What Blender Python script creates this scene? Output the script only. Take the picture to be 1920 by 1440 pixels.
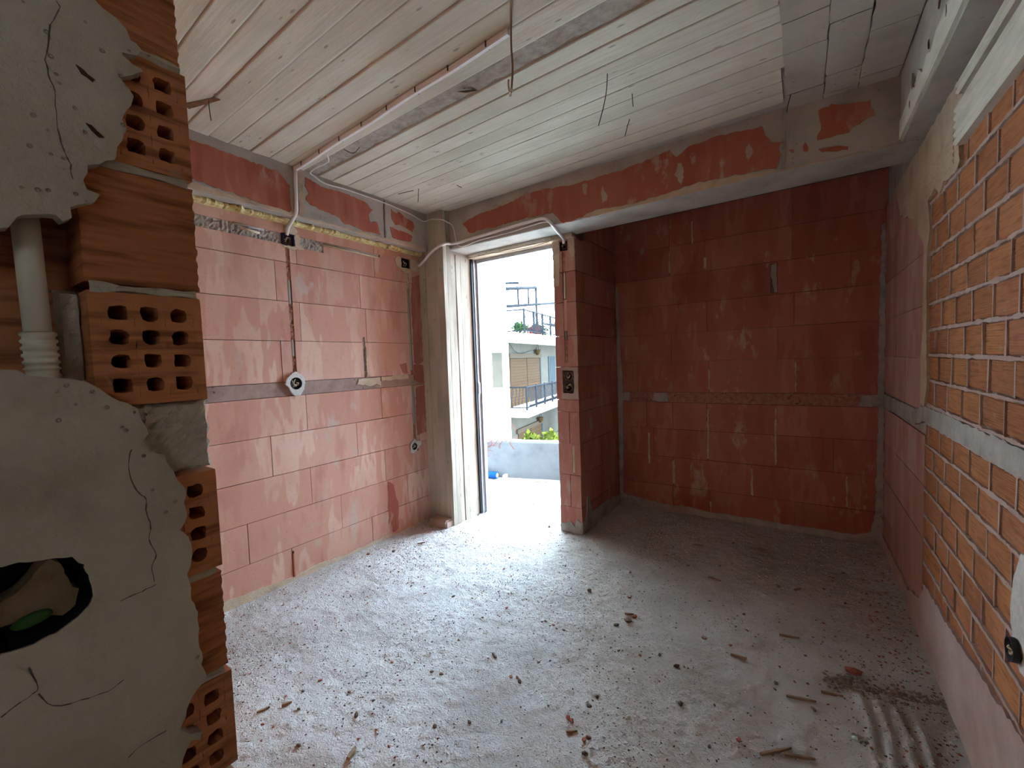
import bpy, bmesh, math, random
import numpy as np
from mathutils import Vector, Matrix, noise as mnoise
from mathutils.geometry import tessellate_polygon

for o in list(bpy.data.objects):
    bpy.data.objects.remove(o, do_unlink=True)
SC = bpy.context.scene
COL = SC.collection

# ---------------------------------------------------------------- camera
F_PX, PITCH, ROLL, YAW, EYE = 797.7481, -3.0769, -2.035, 34.4071, 1.5
_y, _p, _r = (math.radians(a) for a in (YAW, PITCH, ROLL))
FW = Vector((-math.sin(_y) * math.cos(_p), math.cos(_y) * math.cos(_p), math.sin(_p)))
_rt = Vector((math.cos(_y), math.sin(_y), 0)); _up = _rt.cross(FW)
RT = _rt * math.cos(_r) + _up * math.sin(_r)
UP = -_rt * math.sin(_r) + _up * math.cos(_r)
camd = bpy.data.cameras.new('camera'); cam = bpy.data.objects.new('camera', camd); COL.objects.link(cam)
camd.sensor_width = 36; camd.lens = F_PX / 1920 * 36; camd.clip_start = .02; camd.clip_end = 300
cam.matrix_world = Matrix(((RT.x, UP.x, -FW.x, 0), (RT.y, UP.y, -FW.y, 0), (RT.z, UP.z, -FW.z, EYE), (0, 0, 0, 1)))
SC.camera = cam

# ---------------------------------------------------------------- sky, sun, exposure
W = bpy.data.worlds.new('sky'); SC.world = W; W.use_nodes = True
bg = W.node_tree.nodes['Background']; bg.inputs['Color'].default_value = (.58, .79, 1.0, 1); bg.inputs['Strength'].default_value = 7.0
sund = bpy.data.lights.new('sun', 'SUN'); sun = bpy.data.objects.new('sun', sund); COL.objects.link(sun)
sund.energy = 3.0; sund.angle = math.radians(.6); sund.color = (1, .93, .82)
sun.rotation_euler = Vector((-.62, .10, -1.0)).to_track_quat('-Z', 'Y').to_euler()
VS = SC.view_settings
VS.view_transform = 'Standard'; VS.look = 'None'; VS.exposure = 2.85; VS.gamma = 1.0; VS.use_curve_mapping = False

# ---------------------------------------------------------------- measured planes of the room (metres)
XL, XR, XLB, XC, YC, YBM, YP, YB = -2.959, .502, -2.845, -2.654, 2.856, 2.96, 3.25, 4.165
XP0, XP1, H, HB, XRB, XW, YW = -1.757, -1.552, 2.866, 2.53, .405, -.60, .218
RNG = random.Random(7)

def _ray(px, py): return FW + RT * ((px - 960) / F_PX) + UP * ((720 - py) / F_PX)
def _hit(ax, v, px, py):
    d = _ray(px, py); o = (0, 0, EYE); t = (v - o[ax]) / d[ax]
    return Vector((d.x * t, d.y * t, EYE + d.z * t))
def wx(px, py, v): q = _hit(0, v, px, py); return (q.y, q.z)      # measured point on a wall x = v
def wy(px, py, v): q = _hit(1, v, px, py); return (q.x, q.z)      # measured point on a wall y = v
def wz(px, py, v=0): q = _hit(2, v, px, py); return (q.x, q.y)    # measured point on the floor

# ---------------------------------------------------------------- node materials
class NT:
    def __init__(s, name):
        s.m = bpy.data.materials.new(name); s.m.use_nodes = True; s.t = s.m.node_tree
        s.b = s.t.nodes['Principled BSDF']; s.b.inputs['Roughness'].default_value = .9
        s.b.inputs['Specular IOR Level'].default_value = .25
        s.pos = s.add('ShaderNodeNewGeometry').outputs['Position']
    def add(s, k): return s.t.nodes.new(k)
    def put(s, v, sock):
        if isinstance(v, bpy.types.NodeSocket): s.t.links.new(v, sock)
        elif isinstance(v, (tuple, list)):
            sock.default_value = tuple(v) + (1,) if sock.type == 'RGBA' and len(v) == 3 else v
        else: sock.default_value = v
    def scale(s, v, sc):
        n = s.add('ShaderNodeVectorMath'); n.operation = 'MULTIPLY'; s.put(v, n.inputs[0]); n.inputs[1].default_value = sc; return n.outputs[0]
    def vadd(s, a, b):
        n = s.add('ShaderNodeVectorMath'); n.operation = 'ADD'; s.put(a, n.inputs[0]); s.put(b, n.inputs[1]); return n.outputs[0]
    def noise(s, sc, vec=None, det=4, rough=.55, color=False):
        n = s.add('ShaderNodeTexNoise'); s.put(vec if vec is not None else s.pos, n.inputs['Vector'])
        n.inputs['Scale'].default_value = sc; n.inputs['Detail'].default_value = det; n.inputs['Roughness'].default_value = rough
        return n.outputs['Color' if color else 'Fac']
    def voro(s, sc, vec=None, feat='F1', out='Distance'):
        n = s.add('ShaderNodeTexVoronoi'); n.feature = feat; s.put(vec if vec is not None else s.pos, n.inputs['Vector'])
        n.inputs['Scale'].default_value = sc; return n.outputs[out]
    def ramp(s, f, stops, const=False):
        n = s.add('ShaderNodeValToRGB'); r = n.color_ramp; r.interpolation = 'CONSTANT' if const else 'LINEAR'
        while len(r.elements) < len(stops): r.elements.new(.5)
        for e, (p, c) in zip(r.elements, stops):
            e.position = p; e.color = (c, c, c, 1) if not isinstance(c, tuple) else tuple(c) + (1,)
        s.put(f, n.inputs[0]); return n.outputs[0]
    def mix(s, f, a, b, mode='MIX'):
        n = s.add('ShaderNodeMix'); n.data_type = 'RGBA'; n.blend_type = mode
        s.put(f, n.inputs[0]); s.put(a, n.inputs[6]); s.put(b, n.inputs[7]); return n.outputs[2]
    def math(s, op, a, b=0.0):
        n = s.add('ShaderNodeMath'); n.operation = op; s.put(a, n.inputs[0]); s.put(b, n.inputs[1]); return n.outputs[0]
    def rnd(s): return s.add('ShaderNodeObjectInfo').outputs['Random']
    def sep(s, v):
        n = s.add('ShaderNodeSeparateXYZ'); s.put(v, n.inputs[0]); return n.outputs
    def bump(s, hgt, st=.4, dist=.01):
        n = s.add('ShaderNodeBump'); n.inputs['Strength'].default_value = st; n.inputs['Distance'].default_value = dist
        s.put(hgt, n.inputs['Height']); s.t.links.new(n.outputs[0], s.b.inputs['Normal'])
    def col(s, c): s.put(c, s.b.inputs['Base Color']); return s.m

def pink_mat(name, a, b, c, seed):
    n = NT(name)
    p = n.vadd(n.pos, (seed, seed * .7, 0))
    strokes = n.noise(1, n.scale(p, (5.5, 5.5, 1.3)), 3, .6)
    base = n.ramp(strokes, [(.36, a), (.44, b), (.52, b), (.545, c), (.62, c), (.66, b)])
    n2 = n.noise(1, n.scale(p, (2.1, 2.1, 2.6)), 2)
    base = n.mix(n.ramp(n2, [(.42, 0.0), (.6, .55)]), base, b)
    # per block tone
    base = n.mix(n.math('MULTIPLY', n.rnd(), .45), base, n.mix(n.math('GREATER_THAN', n.math('FRACT', n.math('MULTIPLY', n.rnd(), 7.3)), .5), a, c))
    # whitish lime smears left by the trowel
    sm = n.math('MULTIPLY', n.ramp(n.noise(1, n.scale(p, (9, 9, 4)), 4, .65), [(.57, 0.0), (.64, 1.0)]), n.ramp(n.noise(1.7, p, 2), [(.47, 0.0), (.62, .75)]))
    base = n.mix(sm, base, (.52, .41, .34))
    pores = n.math('MULTIPLY', n.ramp(n.voro(42, p), [(.07, 1.0), (.11, 0.0)]), n.ramp(n.noise(6, p, 1), [(.48, 0.0), (.53, 1.0)]))
    base = n.mix(n.math('MULTIPLY', pores, .75), base, (.13, .045, .035))
    base = n.mix(n.math('MULTIPLY', n.noise(55, p, 3), .22), base, (.28, .10, .08))
    n.bump(n.math('ADD', n.math('MULTIPLY', n.noise(90, p, 4), .35), n.math('MULTIPLY', pores, -1.5)), .25, .004)
    return n.col(base)

def grey_mat(name, dark, mid, light, sc=3.0, bump=.35, bsc=60, pits=True, stretch=(1, 1, 1), rough=.92, spec=.2, psc=26):
    n = NT(name); n.b.inputs['Specular IOR Level'].default_value = spec; p = n.scale(n.pos, stretch)
    base = n.ramp(n.noise(sc, p, 5, .6), [(.3, dark), (.48, mid), (.68, light)])
    base = n.mix(n.math('MULTIPLY', n.noise(sc * 12, p, 4), .28), base, dark)
    h = n.noise(bsc, p, 5, .65)
    if pits:
        pt = n.math('MULTIPLY', n.ramp(n.voro(psc, p), [(.1, 1.0), (.17, 0.0)]), n.ramp(n.noise(5, p, 2), [(.5, 0.0), (.56, 1.0)]))
        base = n.mix(n.math('MULTIPLY', pt, .42 if psc < 50 else .3), base, tuple(x * .45 for x in dark)); h = n.math('SUBTRACT', h, pt)
    n.b.inputs['Roughness'].default_value = rough
    n.bump(h, bump, .006); return n.col(base)

def board_mat(name, axis, dark, mid, light):
    # concrete cast against sawn boards: grain runs along one axis
    n = NT(name); st = {'x': (1.2, 22, 22), 'z': (22, 22, 1.2)}[axis]
    r = n.rnd(); off = n.add('ShaderNodeCombineXYZ'); n.put(n.math('MULTIPLY', r, 40), off.inputs[0]); n.put(n.math('MULTIPLY', r, 17), off.inputs[1])
    p = n.vadd(n.pos, off.outputs[0]); g = n.scale(p, st)
    base = n.ramp(n.noise(1.3, p, 4, .6), [(.32, dark), (.5, mid), (.68, light)])
    base = n.mix(n.math('MULTIPLY', n.ramp(n.noise(2.0, g, 4, .6), [(.42, 0.0), (.7, .5)]), 1.0), base, dark)
    base = n.mix(n.math('MULTIPLY', r, .3), base, dark)
    pt = n.math('MULTIPLY', n.ramp(n.voro(9, n.scale(p, {'x': (1, 3.2, 3.2), 'z': (3.2, 3.2, 1)}[axis])), [(.1, 1.0), (.2, 0.0)]), n.ramp(n.noise(4, p, 2), [(.52, 0.0), (.58, 1.0)]))
    base = n.mix(n.math('MULTIPLY', pt, .6), base, tuple(x * .4 for x in dark))
    n.bump(n.math('SUBTRACT', n.math('ADD', n.noise(2.2, g, 4), n.math('MULTIPLY', n.noise(70, p, 4), .5)), pt), .5, .006)
    return n.col(base)

def brick_mat(name, a, b, c, seed=0.0, streak=.5):
    n = NT(name); r = n.rnd(); p = n.vadd(n.pos, (seed, 0, 0))
    base = n.ramp(r, [(0.0, a), (.4, b), (.75, c), (1.0, a)])
    base = n.mix(n.ramp(n.noise(7, p, 4, .6), [(.42, 0.0), (.66, .6)]), base, a)
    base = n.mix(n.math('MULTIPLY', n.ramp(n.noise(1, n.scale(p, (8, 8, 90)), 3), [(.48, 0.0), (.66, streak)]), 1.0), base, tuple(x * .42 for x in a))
    base = n.mix(n.ramp(n.noise(13, p, 3, .7), [(.62, 0.0), (.72, .5)]), base, (.42, .30, .22))
    n.bump(n.math('ADD', n.noise(1, n.scale(p, (14, 14, 160)), 2), n.math('MULTIPLY', n.noise(120, p, 3), .5)), .35, .003)
    return n.col(base)

def flat(name, c, rough=.6, metal=0.0, var=.12, sc=14, spec=.25):
    n = NT(name); n.b.inputs['Specular IOR Level'].default_value = spec; n.b.inputs['Roughness'].default_value = rough; n.b.inputs['Metallic'].default_value = metal
    base = n.mix(n.math('MULTIPLY', n.ramp(n.noise(sc, None, 4), [(.4, 0.0), (.65, 1.0)]), var * 3), c, tuple(x * .6 for x in c))
    n.bump(n.noise(sc * 6, None, 3), .1, .002)
    return n.col(base)

MAT = {}
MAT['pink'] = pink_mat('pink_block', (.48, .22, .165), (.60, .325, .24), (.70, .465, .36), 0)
MAT['red'] = pink_mat('shade_and_wash_red', (.32, .10, .075), (.41, .145, .105), (.47, .21, .16), 3.3)  # pink block with the alcove's shade in its colour; also the red wash
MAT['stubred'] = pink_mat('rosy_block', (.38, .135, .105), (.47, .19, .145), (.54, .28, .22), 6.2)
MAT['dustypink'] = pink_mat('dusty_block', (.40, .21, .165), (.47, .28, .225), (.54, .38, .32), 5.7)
MAT['redpaint'] = pink_mat('red_facing', (.36, .10, .065), (.44, .145, .095), (.47, .19, .13), 8.1)
MAT['mortar'] = grey_mat('mortar', (.27, .25, .22), (.40, .375, .33), (.50, .47, .42), 9, .6, 70)
MAT['joint'] = grey_mat('joint_mortar', (.12, .085, .07), (.18, .13, .11), (.25, .20, .17), 20, .5, 90)
MAT['band'] = grey_mat('tie_band', (.24, .16, .13), (.35, .245, .20), (.42, .29, .235), 6, .7, 45)
MAT['plaster'] = grey_mat('lime_plaster', (.43, .335, .235), (.56, .45, .325), (.64, .53, .395), 7, .8, 55, True, (1, 1, 1), .92, .2, 75)
MAT['plasterpink'] = grey_mat('pink_tinted_plaster', (.36, .25, .21), (.46, .34, .29), (.52, .43, .37), 3, .35, 45)
MAT['rough'] = grey_mat('hacked_mortar', (.28, .24, .20), (.40, .355, .30), (.50, .455, .395), 22, 1.0, 38)
MAT['hackpink'] = grey_mat('hacked_block', (.24, .10, .075), (.36, .17, .125), (.44, .26, .2), 30, 1.0, 40)
MAT['conc'] = grey_mat('concrete', (.34, .31, .27), (.45, .42, .37), (.53, .50, .44), 4, .3, 40)
MAT['ceilplaster'] = grey_mat('ceiling_concrete', (.36, .33, .275), (.47, .44, .37), (.54, .50, .43), 3.2, .35, 30)
MAT['boardx'] = board_mat('board_marked_ceiling', 'x', (.52, .49, .39), (.66, .63, .515), (.74, .71, .60))
MAT['boardz'] = board_mat('board_marked_column', 'z', (.36, .33, .26), (.50, .46, .37), (.60, .56, .45))
MAT['orange'] = brick_mat('clay_brick', (.34, .135, .06), (.47, .20, .08), (.41, .17, .09), 0, .45)
MAT['orange2'] = brick_mat('hollow_clay_brick', (.50, .165, .06), (.58, .21, .08), (.54, .20, .085), 4, .85)  # strong streaks put the shade of the rib grooves into the colour
MAT['cavity'] = flat('brick_cavity', (.10, .035, .018), .95)
MAT['darkconc'] = grey_mat('weathered_concrete', (.10, .105, .11), (.135, .14, .147), (.16, .165, .17), 4, .3, 30)
MAT['foam'] = grey_mat('yellow_foam', (.50, .42, .16), (.72, .63, .30), (.82, .76, .48), 30, .6, 50)
MAT['white'] = flat('white_plastic', (.86, .85, .82), .45, 0, .06)
MAT['ivory'] = flat('ivory_conduit', (.74, .62, .45), .55, 0, .1)
MAT['greypipe'] = flat('grey_conduit', (.46, .43, .38), .55, 0, .1)
MAT['lintel'] = grey_mat('whitewashed_clay', (.52, .50, .40), (.66, .64, .53), (.74, .72, .62), 4, .25, 60, False, (6, 1, 6))
MAT['dark'] = flat('black_plastic', (.018, .017, .02), .5)
MAT['navy'] = flat('dark_blue_plastic', (.025, .03, .09), .5)
MAT['wire'] = flat('rusty_wire', (.05, .035, .028), .7)
MAT['copperwire'] = flat('brown_wire', (.30, .20, .12), .6)
MAT['wood'] = flat('splintered_wood', (.32, .21, .13), .85, 0, .25, 30)
MAT['stone'] = grey_mat('stone_chip', (.13, .09, .07), (.22, .165, .13), (.33, .27, .22), 40, .5, 90)
MAT['redchip'] = flat('brick_crumb', (.30, .10, .06), .9, 0, .2, 60)
MAT['palechip'] = flat('lime_crumb', (.62, .59, .54), .9, 0, .15, 60)
MAT['darkchip'] = flat('dark_crumb', (.13, .095, .07), .9, 0, .25, 60)
MAT['steel'] = flat('galvanised_steel', (.50, .52, .54), .4, .6, .1, 20)
MAT['frame'] = flat('grey_door_frame', (.42, .45, .48), .45, .15, .1, 20)
MAT['tan'] = grey_mat('crumpled_card', (.16, .085, .04), (.27, .155, .08), (.33, .21, .12), 20, .6, 60, False)
MAT['green'] = flat('green_cap', (.05, .12, .02), .6)
MAT['blue'] = flat('blue_roll', (.010, .06, .26), .8, 0, .05, 14, .03)
MAT['foil'] = flat('foil', (.62, .72, .66), .25, .8, .1)
MAT['net'] = flat('orange_net', (.22, .03, .015), .9, 0, .1, 14, .02)
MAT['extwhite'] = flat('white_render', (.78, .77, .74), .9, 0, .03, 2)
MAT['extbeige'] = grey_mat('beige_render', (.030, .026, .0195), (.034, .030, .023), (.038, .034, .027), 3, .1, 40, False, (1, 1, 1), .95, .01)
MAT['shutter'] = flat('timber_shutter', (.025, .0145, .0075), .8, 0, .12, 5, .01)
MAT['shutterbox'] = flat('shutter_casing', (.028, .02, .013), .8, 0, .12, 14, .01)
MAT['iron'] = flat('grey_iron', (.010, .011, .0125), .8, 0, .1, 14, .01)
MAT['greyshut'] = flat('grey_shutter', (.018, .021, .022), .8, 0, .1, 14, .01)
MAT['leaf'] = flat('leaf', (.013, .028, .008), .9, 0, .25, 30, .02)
MAT['yleaf'] = flat('yellow_leaf', (.06, .075, .012), .9, 0, .2, 30, .02)
MAT['redflower'] = flat('red_flower', (.05, .010, .007), .9, 0, .2, 30, .02)
MAT['asphalt'] = grey_mat('street', (.10, .10, .10), (.16, .16, .155), (.2, .2, .19), 1, .2, 20, False)
MAT['brass'] = flat('brass_lantern', (.02, .012, .005), .8, 0, .1, 14, .01)

def floor_mat():
    n = NT('dusty_screed')
    base = n.ramp(n.noise(1.6, None, 5, .6), [(.3, (.36, .335, .305)), (.48, (.48, .46, .435)), (.7, (.58, .565, .545))])
    dirt = n.ramp(n.noise(5.5, None, 6, .7), [(.5, 0.0), (.72, .6)])
    base = n.mix(dirt, base, (.34, .30, .26))
    sp = n.math('MULTIPLY', n.ramp(n.voro(70), [(.12, 1.0), (.2, 0.0)]), n.ramp(n.noise(4.0, None, 4, .7), [(.46, 0.0), (.58, 1.0)]))
    base = n.mix(n.math('MULTIPLY', sp, .7), base, (.20, .16, .13))
    lt = n.math('MULTIPLY', n.ramp(n.voro(48), [(.14, 1.0), (.22, 0.0)]), n.ramp(n.noise(3.0, n.vadd(n.pos, (5, 5, 0)), 4, .7), [(.45, 0.0), (.6, 1.0)]))
    base = n.mix(n.math('MULTIPLY', lt, .6), base, (.70, .68, .65))
    h = n.math('ADD', n.noise(38, None, 6, .7), n.math('MULTIPLY', n.noise(120, None, 4), .6))
    n.bump(n.math('ADD', h, n.math('MULTIPLY', n.math('ADD', sp, lt), .8)), .75, .012)
    return n.col(base)
MAT['floor'] = floor_mat()

# ---------------------------------------------------------------- object helpers
def tag(o, label=None, cat=None, group=None, kind=None):
    if label: o['label'] = label
    if cat: o['category'] = cat
    if group: o['group'] = group
    if kind: o['kind'] = kind
    return o
def mesh_obj(name, me, mat=None, parent=None):
    o = bpy.data.objects.new(name, me); COL.objects.link(o)
    if mat and not me.materials: me.materials.append(MAT[mat])
    if parent: o.parent = parent
    return o
def build(name, bm, mat, parent=None, smooth=False):
    bmesh.ops.recalc_face_normals(bm, faces=bm.faces[:])
    me = bpy.data.meshes.new(name); bm.to_mesh(me); bm.free()
    if smooth:
        for p in me.polygons: p.use_smooth = True
    return mesh_obj(name, me, mat, parent)
def empty(name, loc=(0, 0, 0), rot=None):
    o = bpy.data.objects.new(name, None); COL.objects.link(o); o.location = loc; o.empty_display_size = .05
    if rot is not None: o.rotation_euler = rot
    return o
def BM(): return bmesh.new()
def box(bm, a, b, jit=0.0, rng=RNG):
    x0, y0, z0 = a; x1, y1, z1 = b
    c = [(x0, y0, z0), (x1, y0, z0), (x1, y1, z0), (x0, y1, z0), (x0, y0, z1), (x1, y0, z1), (x1, y1, z1), (x0, y1, z1)]
    v = [bm.verts.new([k + rng.uniform(-jit, jit) for k in p]) for p in c]
    for f in ((3, 2, 1, 0), (4, 5, 6, 7), (0, 1, 5, 4), (1, 2, 6, 5), (2, 3, 7, 6), (3, 0, 4, 7)): bm.faces.new([v[i] for i in f])
    return v
def boxo(name, a, b, mat, parent=None, bev=0.0):
    bm = BM(); box(bm, a, b)
    if bev: bmesh.ops.bevel(bm, geom=bm.edges[:], offset=bev, segments=1, affect='EDGES')
    return build(name, bm, mat, parent)
def smooth_path(pts, k=6):
    P = [Vector(p) for p in pts]; P = [P[0] * 2 - P[1]] + P + [P[-1] * 2 - P[-2]]; out = []
    for i in range(1, len(P) - 2):
        a, b, c, d = P[i - 1:i + 3]
        for j in range(k):
            t = j / k
            out.append(.5 * ((2 * b) + (c - a) * t + (2 * a - 5 * b + 4 * c - d) * t * t + (3 * b - a - 3 * c + d) * t ** 3))
    out.append(P[-2]); return out
def tube(bm, pts, r, seg=8, cap=True):
    P = [Vector(p) for p in pts]; rings = []; n = None
    for i, p in enumerate(P):
        t = (P[min(i + 1, len(P) - 1)] - P[max(i - 1, 0)]).normalized()
        if n is None: n = t.orthogonal().normalized()
        n = (n - t * n.dot(t)); n = n.normalized() if n.length > 1e-6 else t.orthogonal().normalized()
        b = t.cross(n); rr = r[i] if isinstance(r, (list, tuple)) else r
        rings.append([bm.verts.new(p + (n * math.cos(a) + b * math.sin(a)) * rr) for a in [2 * math.pi * k / seg for k in range(seg)]])
    for A, B in zip(rings, rings[1:]):
        for k in range(seg): bm.faces.new((A[k], A[(k + 1) % seg], B[(k + 1) % seg], B[k]))
    if cap and len(rings) > 1: bm.faces.new(rings[0][::-1]); bm.faces.new(rings[-1])
def tubeo(name, pts, r, mat, parent=None, seg=8, k=0):
    bm = BM(); tube(bm, smooth_path(pts, k) if k else pts, r, seg); return build(name, bm, mat, parent, True)
def rag(pts, step=.02, amp=.006, rng=RNG, closed=True):
    out = []; n = len(pts)
    for i in range(n if closed else n - 1):
        a = Vector(pts[i]).to_2d() if len(pts[i]) == 3 else Vector(pts[i]); b = Vector(pts[(i + 1) % n]); L = (b - a).length; m = max(1, int(L / step))
        for j in range(m):
            t = j / m; q = a.lerp(b, t)
            if j or True: q = q + Vector((rng.uniform(-amp, amp), rng.uniform(-amp, amp)))
            out.append(q)
    if not closed: out.append(Vector(pts[-1]))
    return out
PL = {'x': lambda u, v, w: (w, u, v), 'y': lambda u, v, w: (u, w, v), 'z': lambda u, v, w: (u, v, w)}
def plate(name, outline, ax, base, top, mat, parent=None, hole=None, lip=.004):
    # irregular slab of plaster / facing with real thickness and a slightly bevelled rim
    bm = BM(); f = PL[ax]; loops = [outline] + ([hole] if hole else [])
    tops, bots = [], []
    for L in loops:
        tops.append([bm.verts.new(f(q[0], q[1], top)) for q in L]); bots.append([bm.verts.new(f(q[0], q[1], base)) for q in L])
    flat_v = [v for L in tops for v in L]
    for tri in tessellate_polygon([[Vector((q[0], q[1], 0)) for q in L] for L in loops]):
        try: bm.faces.new([flat_v[i] for i in tri])
        except ValueError: pass
    for T, B in zip(tops, bots):
        for i in range(len(T)):
            j = (i + 1) % len(T)
            try: bm.faces.new((T[i], T[j], B[j], B[i]))
            except ValueError: pass
    return build(name, bm, mat, parent)
def split(rect, cuts):
    rects = [rect]
    for (c0, c1, d0, d1) in cuts:
        nxt = []
        for (a0, a1, z0, z1) in rects:
            if c1 <= a0 or c0 >= a1 or d1 <= z0 or d0 >= z1: nxt.append((a0, a1, z0, z1)); continue
            if c0 > a0: nxt.append((a0, c0, z0, z1))
            if c1 < a1: nxt.append((c1, a1, z0, z1))
            m0, m1 = max(a0, c0), min(a1, c1)
            if d0 > z0: nxt.append((m0, m1, z0, d0))
            if d1 < z1: nxt.append((m0, m1, d1, z1))
        rects = [r for r in nxt if r[1] - r[0] > .002 and r[3] - r[2] > .002]
    return rects
def block_rows(parent, ax, face, back, rows, a0, a1, mat, cuts=(), gap=.004, name='block', rng=RNG, proud=.003):
    s = 1 if face > back else -1
    for z0, z1, joints in rows:
        J = [a0] + [j for j in joints if a0 < j < a1] + [a1]
        for b0, b1 in zip(J, J[1:]):
            bm = BM(); fz = face + s * rng.uniform(-proud, 0)
            for (u0, u1, v0, v1) in split((b0 + gap / 2, b1 - gap / 2, z0 + gap / 2, z1 - gap / 2), cuts):
                lo, hi = min(back, fz), max(back, fz)
                if ax == 'x': box(bm, (lo, u0, v0), (hi, u1, v1))
                else: box(bm, (u0, lo, v0), (u1, hi, v1))
            if bm.verts: build(name, bm, mat, parent)
            else: bm.free()

def frame_of(normal):
    if normal == '+x': c = ((0, 1, 0), (0, 0, 1), (1, 0, 0))
    elif normal == '-x': c = ((0, -1, 0), (0, 0, 1), (-1, 0, 0))
    elif normal == '-y': c = ((1, 0, 0), (0, 0, 1), (0, -1, 0))
    return Matrix(((c[0][0], c[1][0], c[2][0]), (c[0][1], c[1][1], c[2][1]), (c[0][2], c[1][2], c[2][2]))).to_euler()

# value noise for the floor relief
_g = np.random.RandomState(5).rand(256, 256)
def vnoise(x, y):
    x = np.asarray(x, float); y = np.asarray(y, float)
    xi = np.floor(x).astype(int); yi = np.floor(y).astype(int); fx = x - xi; fy = y - yi
    fx = fx * fx * (3 - 2 * fx); fy = fy * fy * (3 - 2 * fy)
    g = lambda i, j: _g[i % 256, j % 256]
    return (g(xi, yi) * (1 - fx) + g(xi + 1, yi) * fx) * (1 - fy) + (g(xi, yi + 1) * (1 - fx) + g(xi + 1, yi + 1) * fx) * fy
RIDGES = []
for _k in range(4):      # broom / boot ridges in the dust by the brick wall
    RIDGES.append([(.205 + .055 * _k, 2.27 - .01 * _k), (.225 + .055 * _k, 2.10), (.215 + .055 * _k, 1.94), (.24 + .05 * _k, 1.78)])
for _k in range(3):
    RIDGES.append([(.25 + .02 * _k, 2.315 - .055 * _k), (.37, 2.33 - .053 * _k), (.47, 2.35 - .05 * _k)])
def relief(x, y):
    h = .012 * (vnoise(x * 2.3, y * 2.3) - .5) + .008 * (vnoise(x * 9 + 7, y * 9) - .5) + .006 * (vnoise(x * 31, y * 31 + 3) - .5)
    h = h + .008 * np.clip(vnoise(x * 55 + 9, y * 55) - .62, 0, 1) * np.clip(vnoise(x * 3 + 2, y * 3 + 2) * 2 - .4, 0, 1) * 2
    for R in RIDGES:
        d = np.full(np.shape(x), 9.0)
        for (ax, ay), (bx, by) in zip(R, R[1:]):
            L2 = (bx - ax) ** 2 + (by - ay) ** 2; t = np.clip(((x - ax) * (bx - ax) + (y - ay) * (by - ay)) / L2, 0, 1)
            d = np.minimum(d, np.hypot(x - ax - t * (bx - ax), y - ay - t * (by - ay)))
        h = h + .016 * np.exp(-(d / .014) ** 2)
    # dust banked up against the walls
    h = h + .02 * np.exp(-np.maximum(0, x - XL) / .05) + .018 * np.exp(-np.maximum(0, XR - x) / .06)
    return h - .004

# ================================================================ STRUCTURE
# ---- floor
nx, ny = 300, 380
gx = np.linspace(-2.99, .53, nx); gy = np.linspace(-.25, 4.20, ny)
GX, GY = np.meshgrid(gx, gy, indexing='ij'); GZ = relief(GX, GY)
V = np.stack([GX, GY, GZ], -1).reshape(-1, 3)
I = np.arange(nx * ny).reshape(nx, ny)
Q = np.stack([I[:-1, :-1], I[1:, :-1], I[1:, 1:], I[:-1, 1:]], -1).reshape(-1, 4)
me = bpy.data.meshes.new('floor'); me.from_pydata(V.tolist(), [], Q.tolist()); me.update()
for p in me.polygons: p.use_smooth = True
tag(mesh_obj('floor', me, 'floor'), 'pale dusty concrete screed floor strewn with chips and crumbs', 'floor', kind='structure')
def fh(x, y): return float(relief(np.array(x), np.array(y)))

# ---- balcony outside the doorway
nx2, ny2 = 90, 70
gx = np.linspace(-6.5, -1.70, nx2); gy = np.linspace(3.2, 5.2, ny2)
GX, GY = np.meshgrid(gx, gy, indexing='ij'); GZ = -.004 + .006 * (vnoise(GX * 14, GY * 14) - .5) + .006 * (vnoise(GX * 3, GY * 3) - .5)
V = np.stack([GX, GY, GZ], -1).reshape(-1, 3); I = np.arange(nx2 * ny2).reshape(nx2, ny2)
Q = np.stack([I[:-1, :-1], I[1:, :-1], I[1:, 1:], I[:-1, 1:]], -1).reshape(-1, 4)
me = bpy.data.meshes.new('floor_balcony'); me.from_pydata(V.tolist(), [], Q.tolist())
for p in me.polygons: p.use_smooth = True
o = tag(mesh_obj('floor_balcony', me, 'floor'), 'dusty balcony floor beyond the open doorway', 'floor', kind='structure')
boxo('slab', (-6.5, 3.45, -.22), (-1.4, 5.35, -.03), 'conc', o)

PA, PT = Vector((-3.416, 4.354)), Vector((.889, .26)).normalized(); PN = Vector((-PT.y, PT.x))
bm = BM(); prof = [(0, -.03), (0, .455), (.012, .475), (.13, .475), (.14, .46), (.14, -.3)]
ks = [-3 + .12 * i for i in range(44)]; rings = []
for s in ks:
    c = PA + PT * s
    rings.append([bm.verts.new(((c + PN * o_).x, (c + PN * o_).y, z + (.008 * (mnoise.noise(Vector((s * 6, o_ * 9, z))) if z > .3 else 0)))) for o_, z in prof])
for A, B in zip(rings, rings[1:]):
    for i in range(len(prof) - 1): bm.faces.new((A[i], B[i], B[i + 1], A[i + 1]))
bm.faces.new(rings[0]); bm.faces.new(rings[-1][::-1])
tag(build('wall_parapet', bm, 'darkconc'), 'low grey concrete balcony parapet outside the doorway', 'wall', kind='structure')

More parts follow.
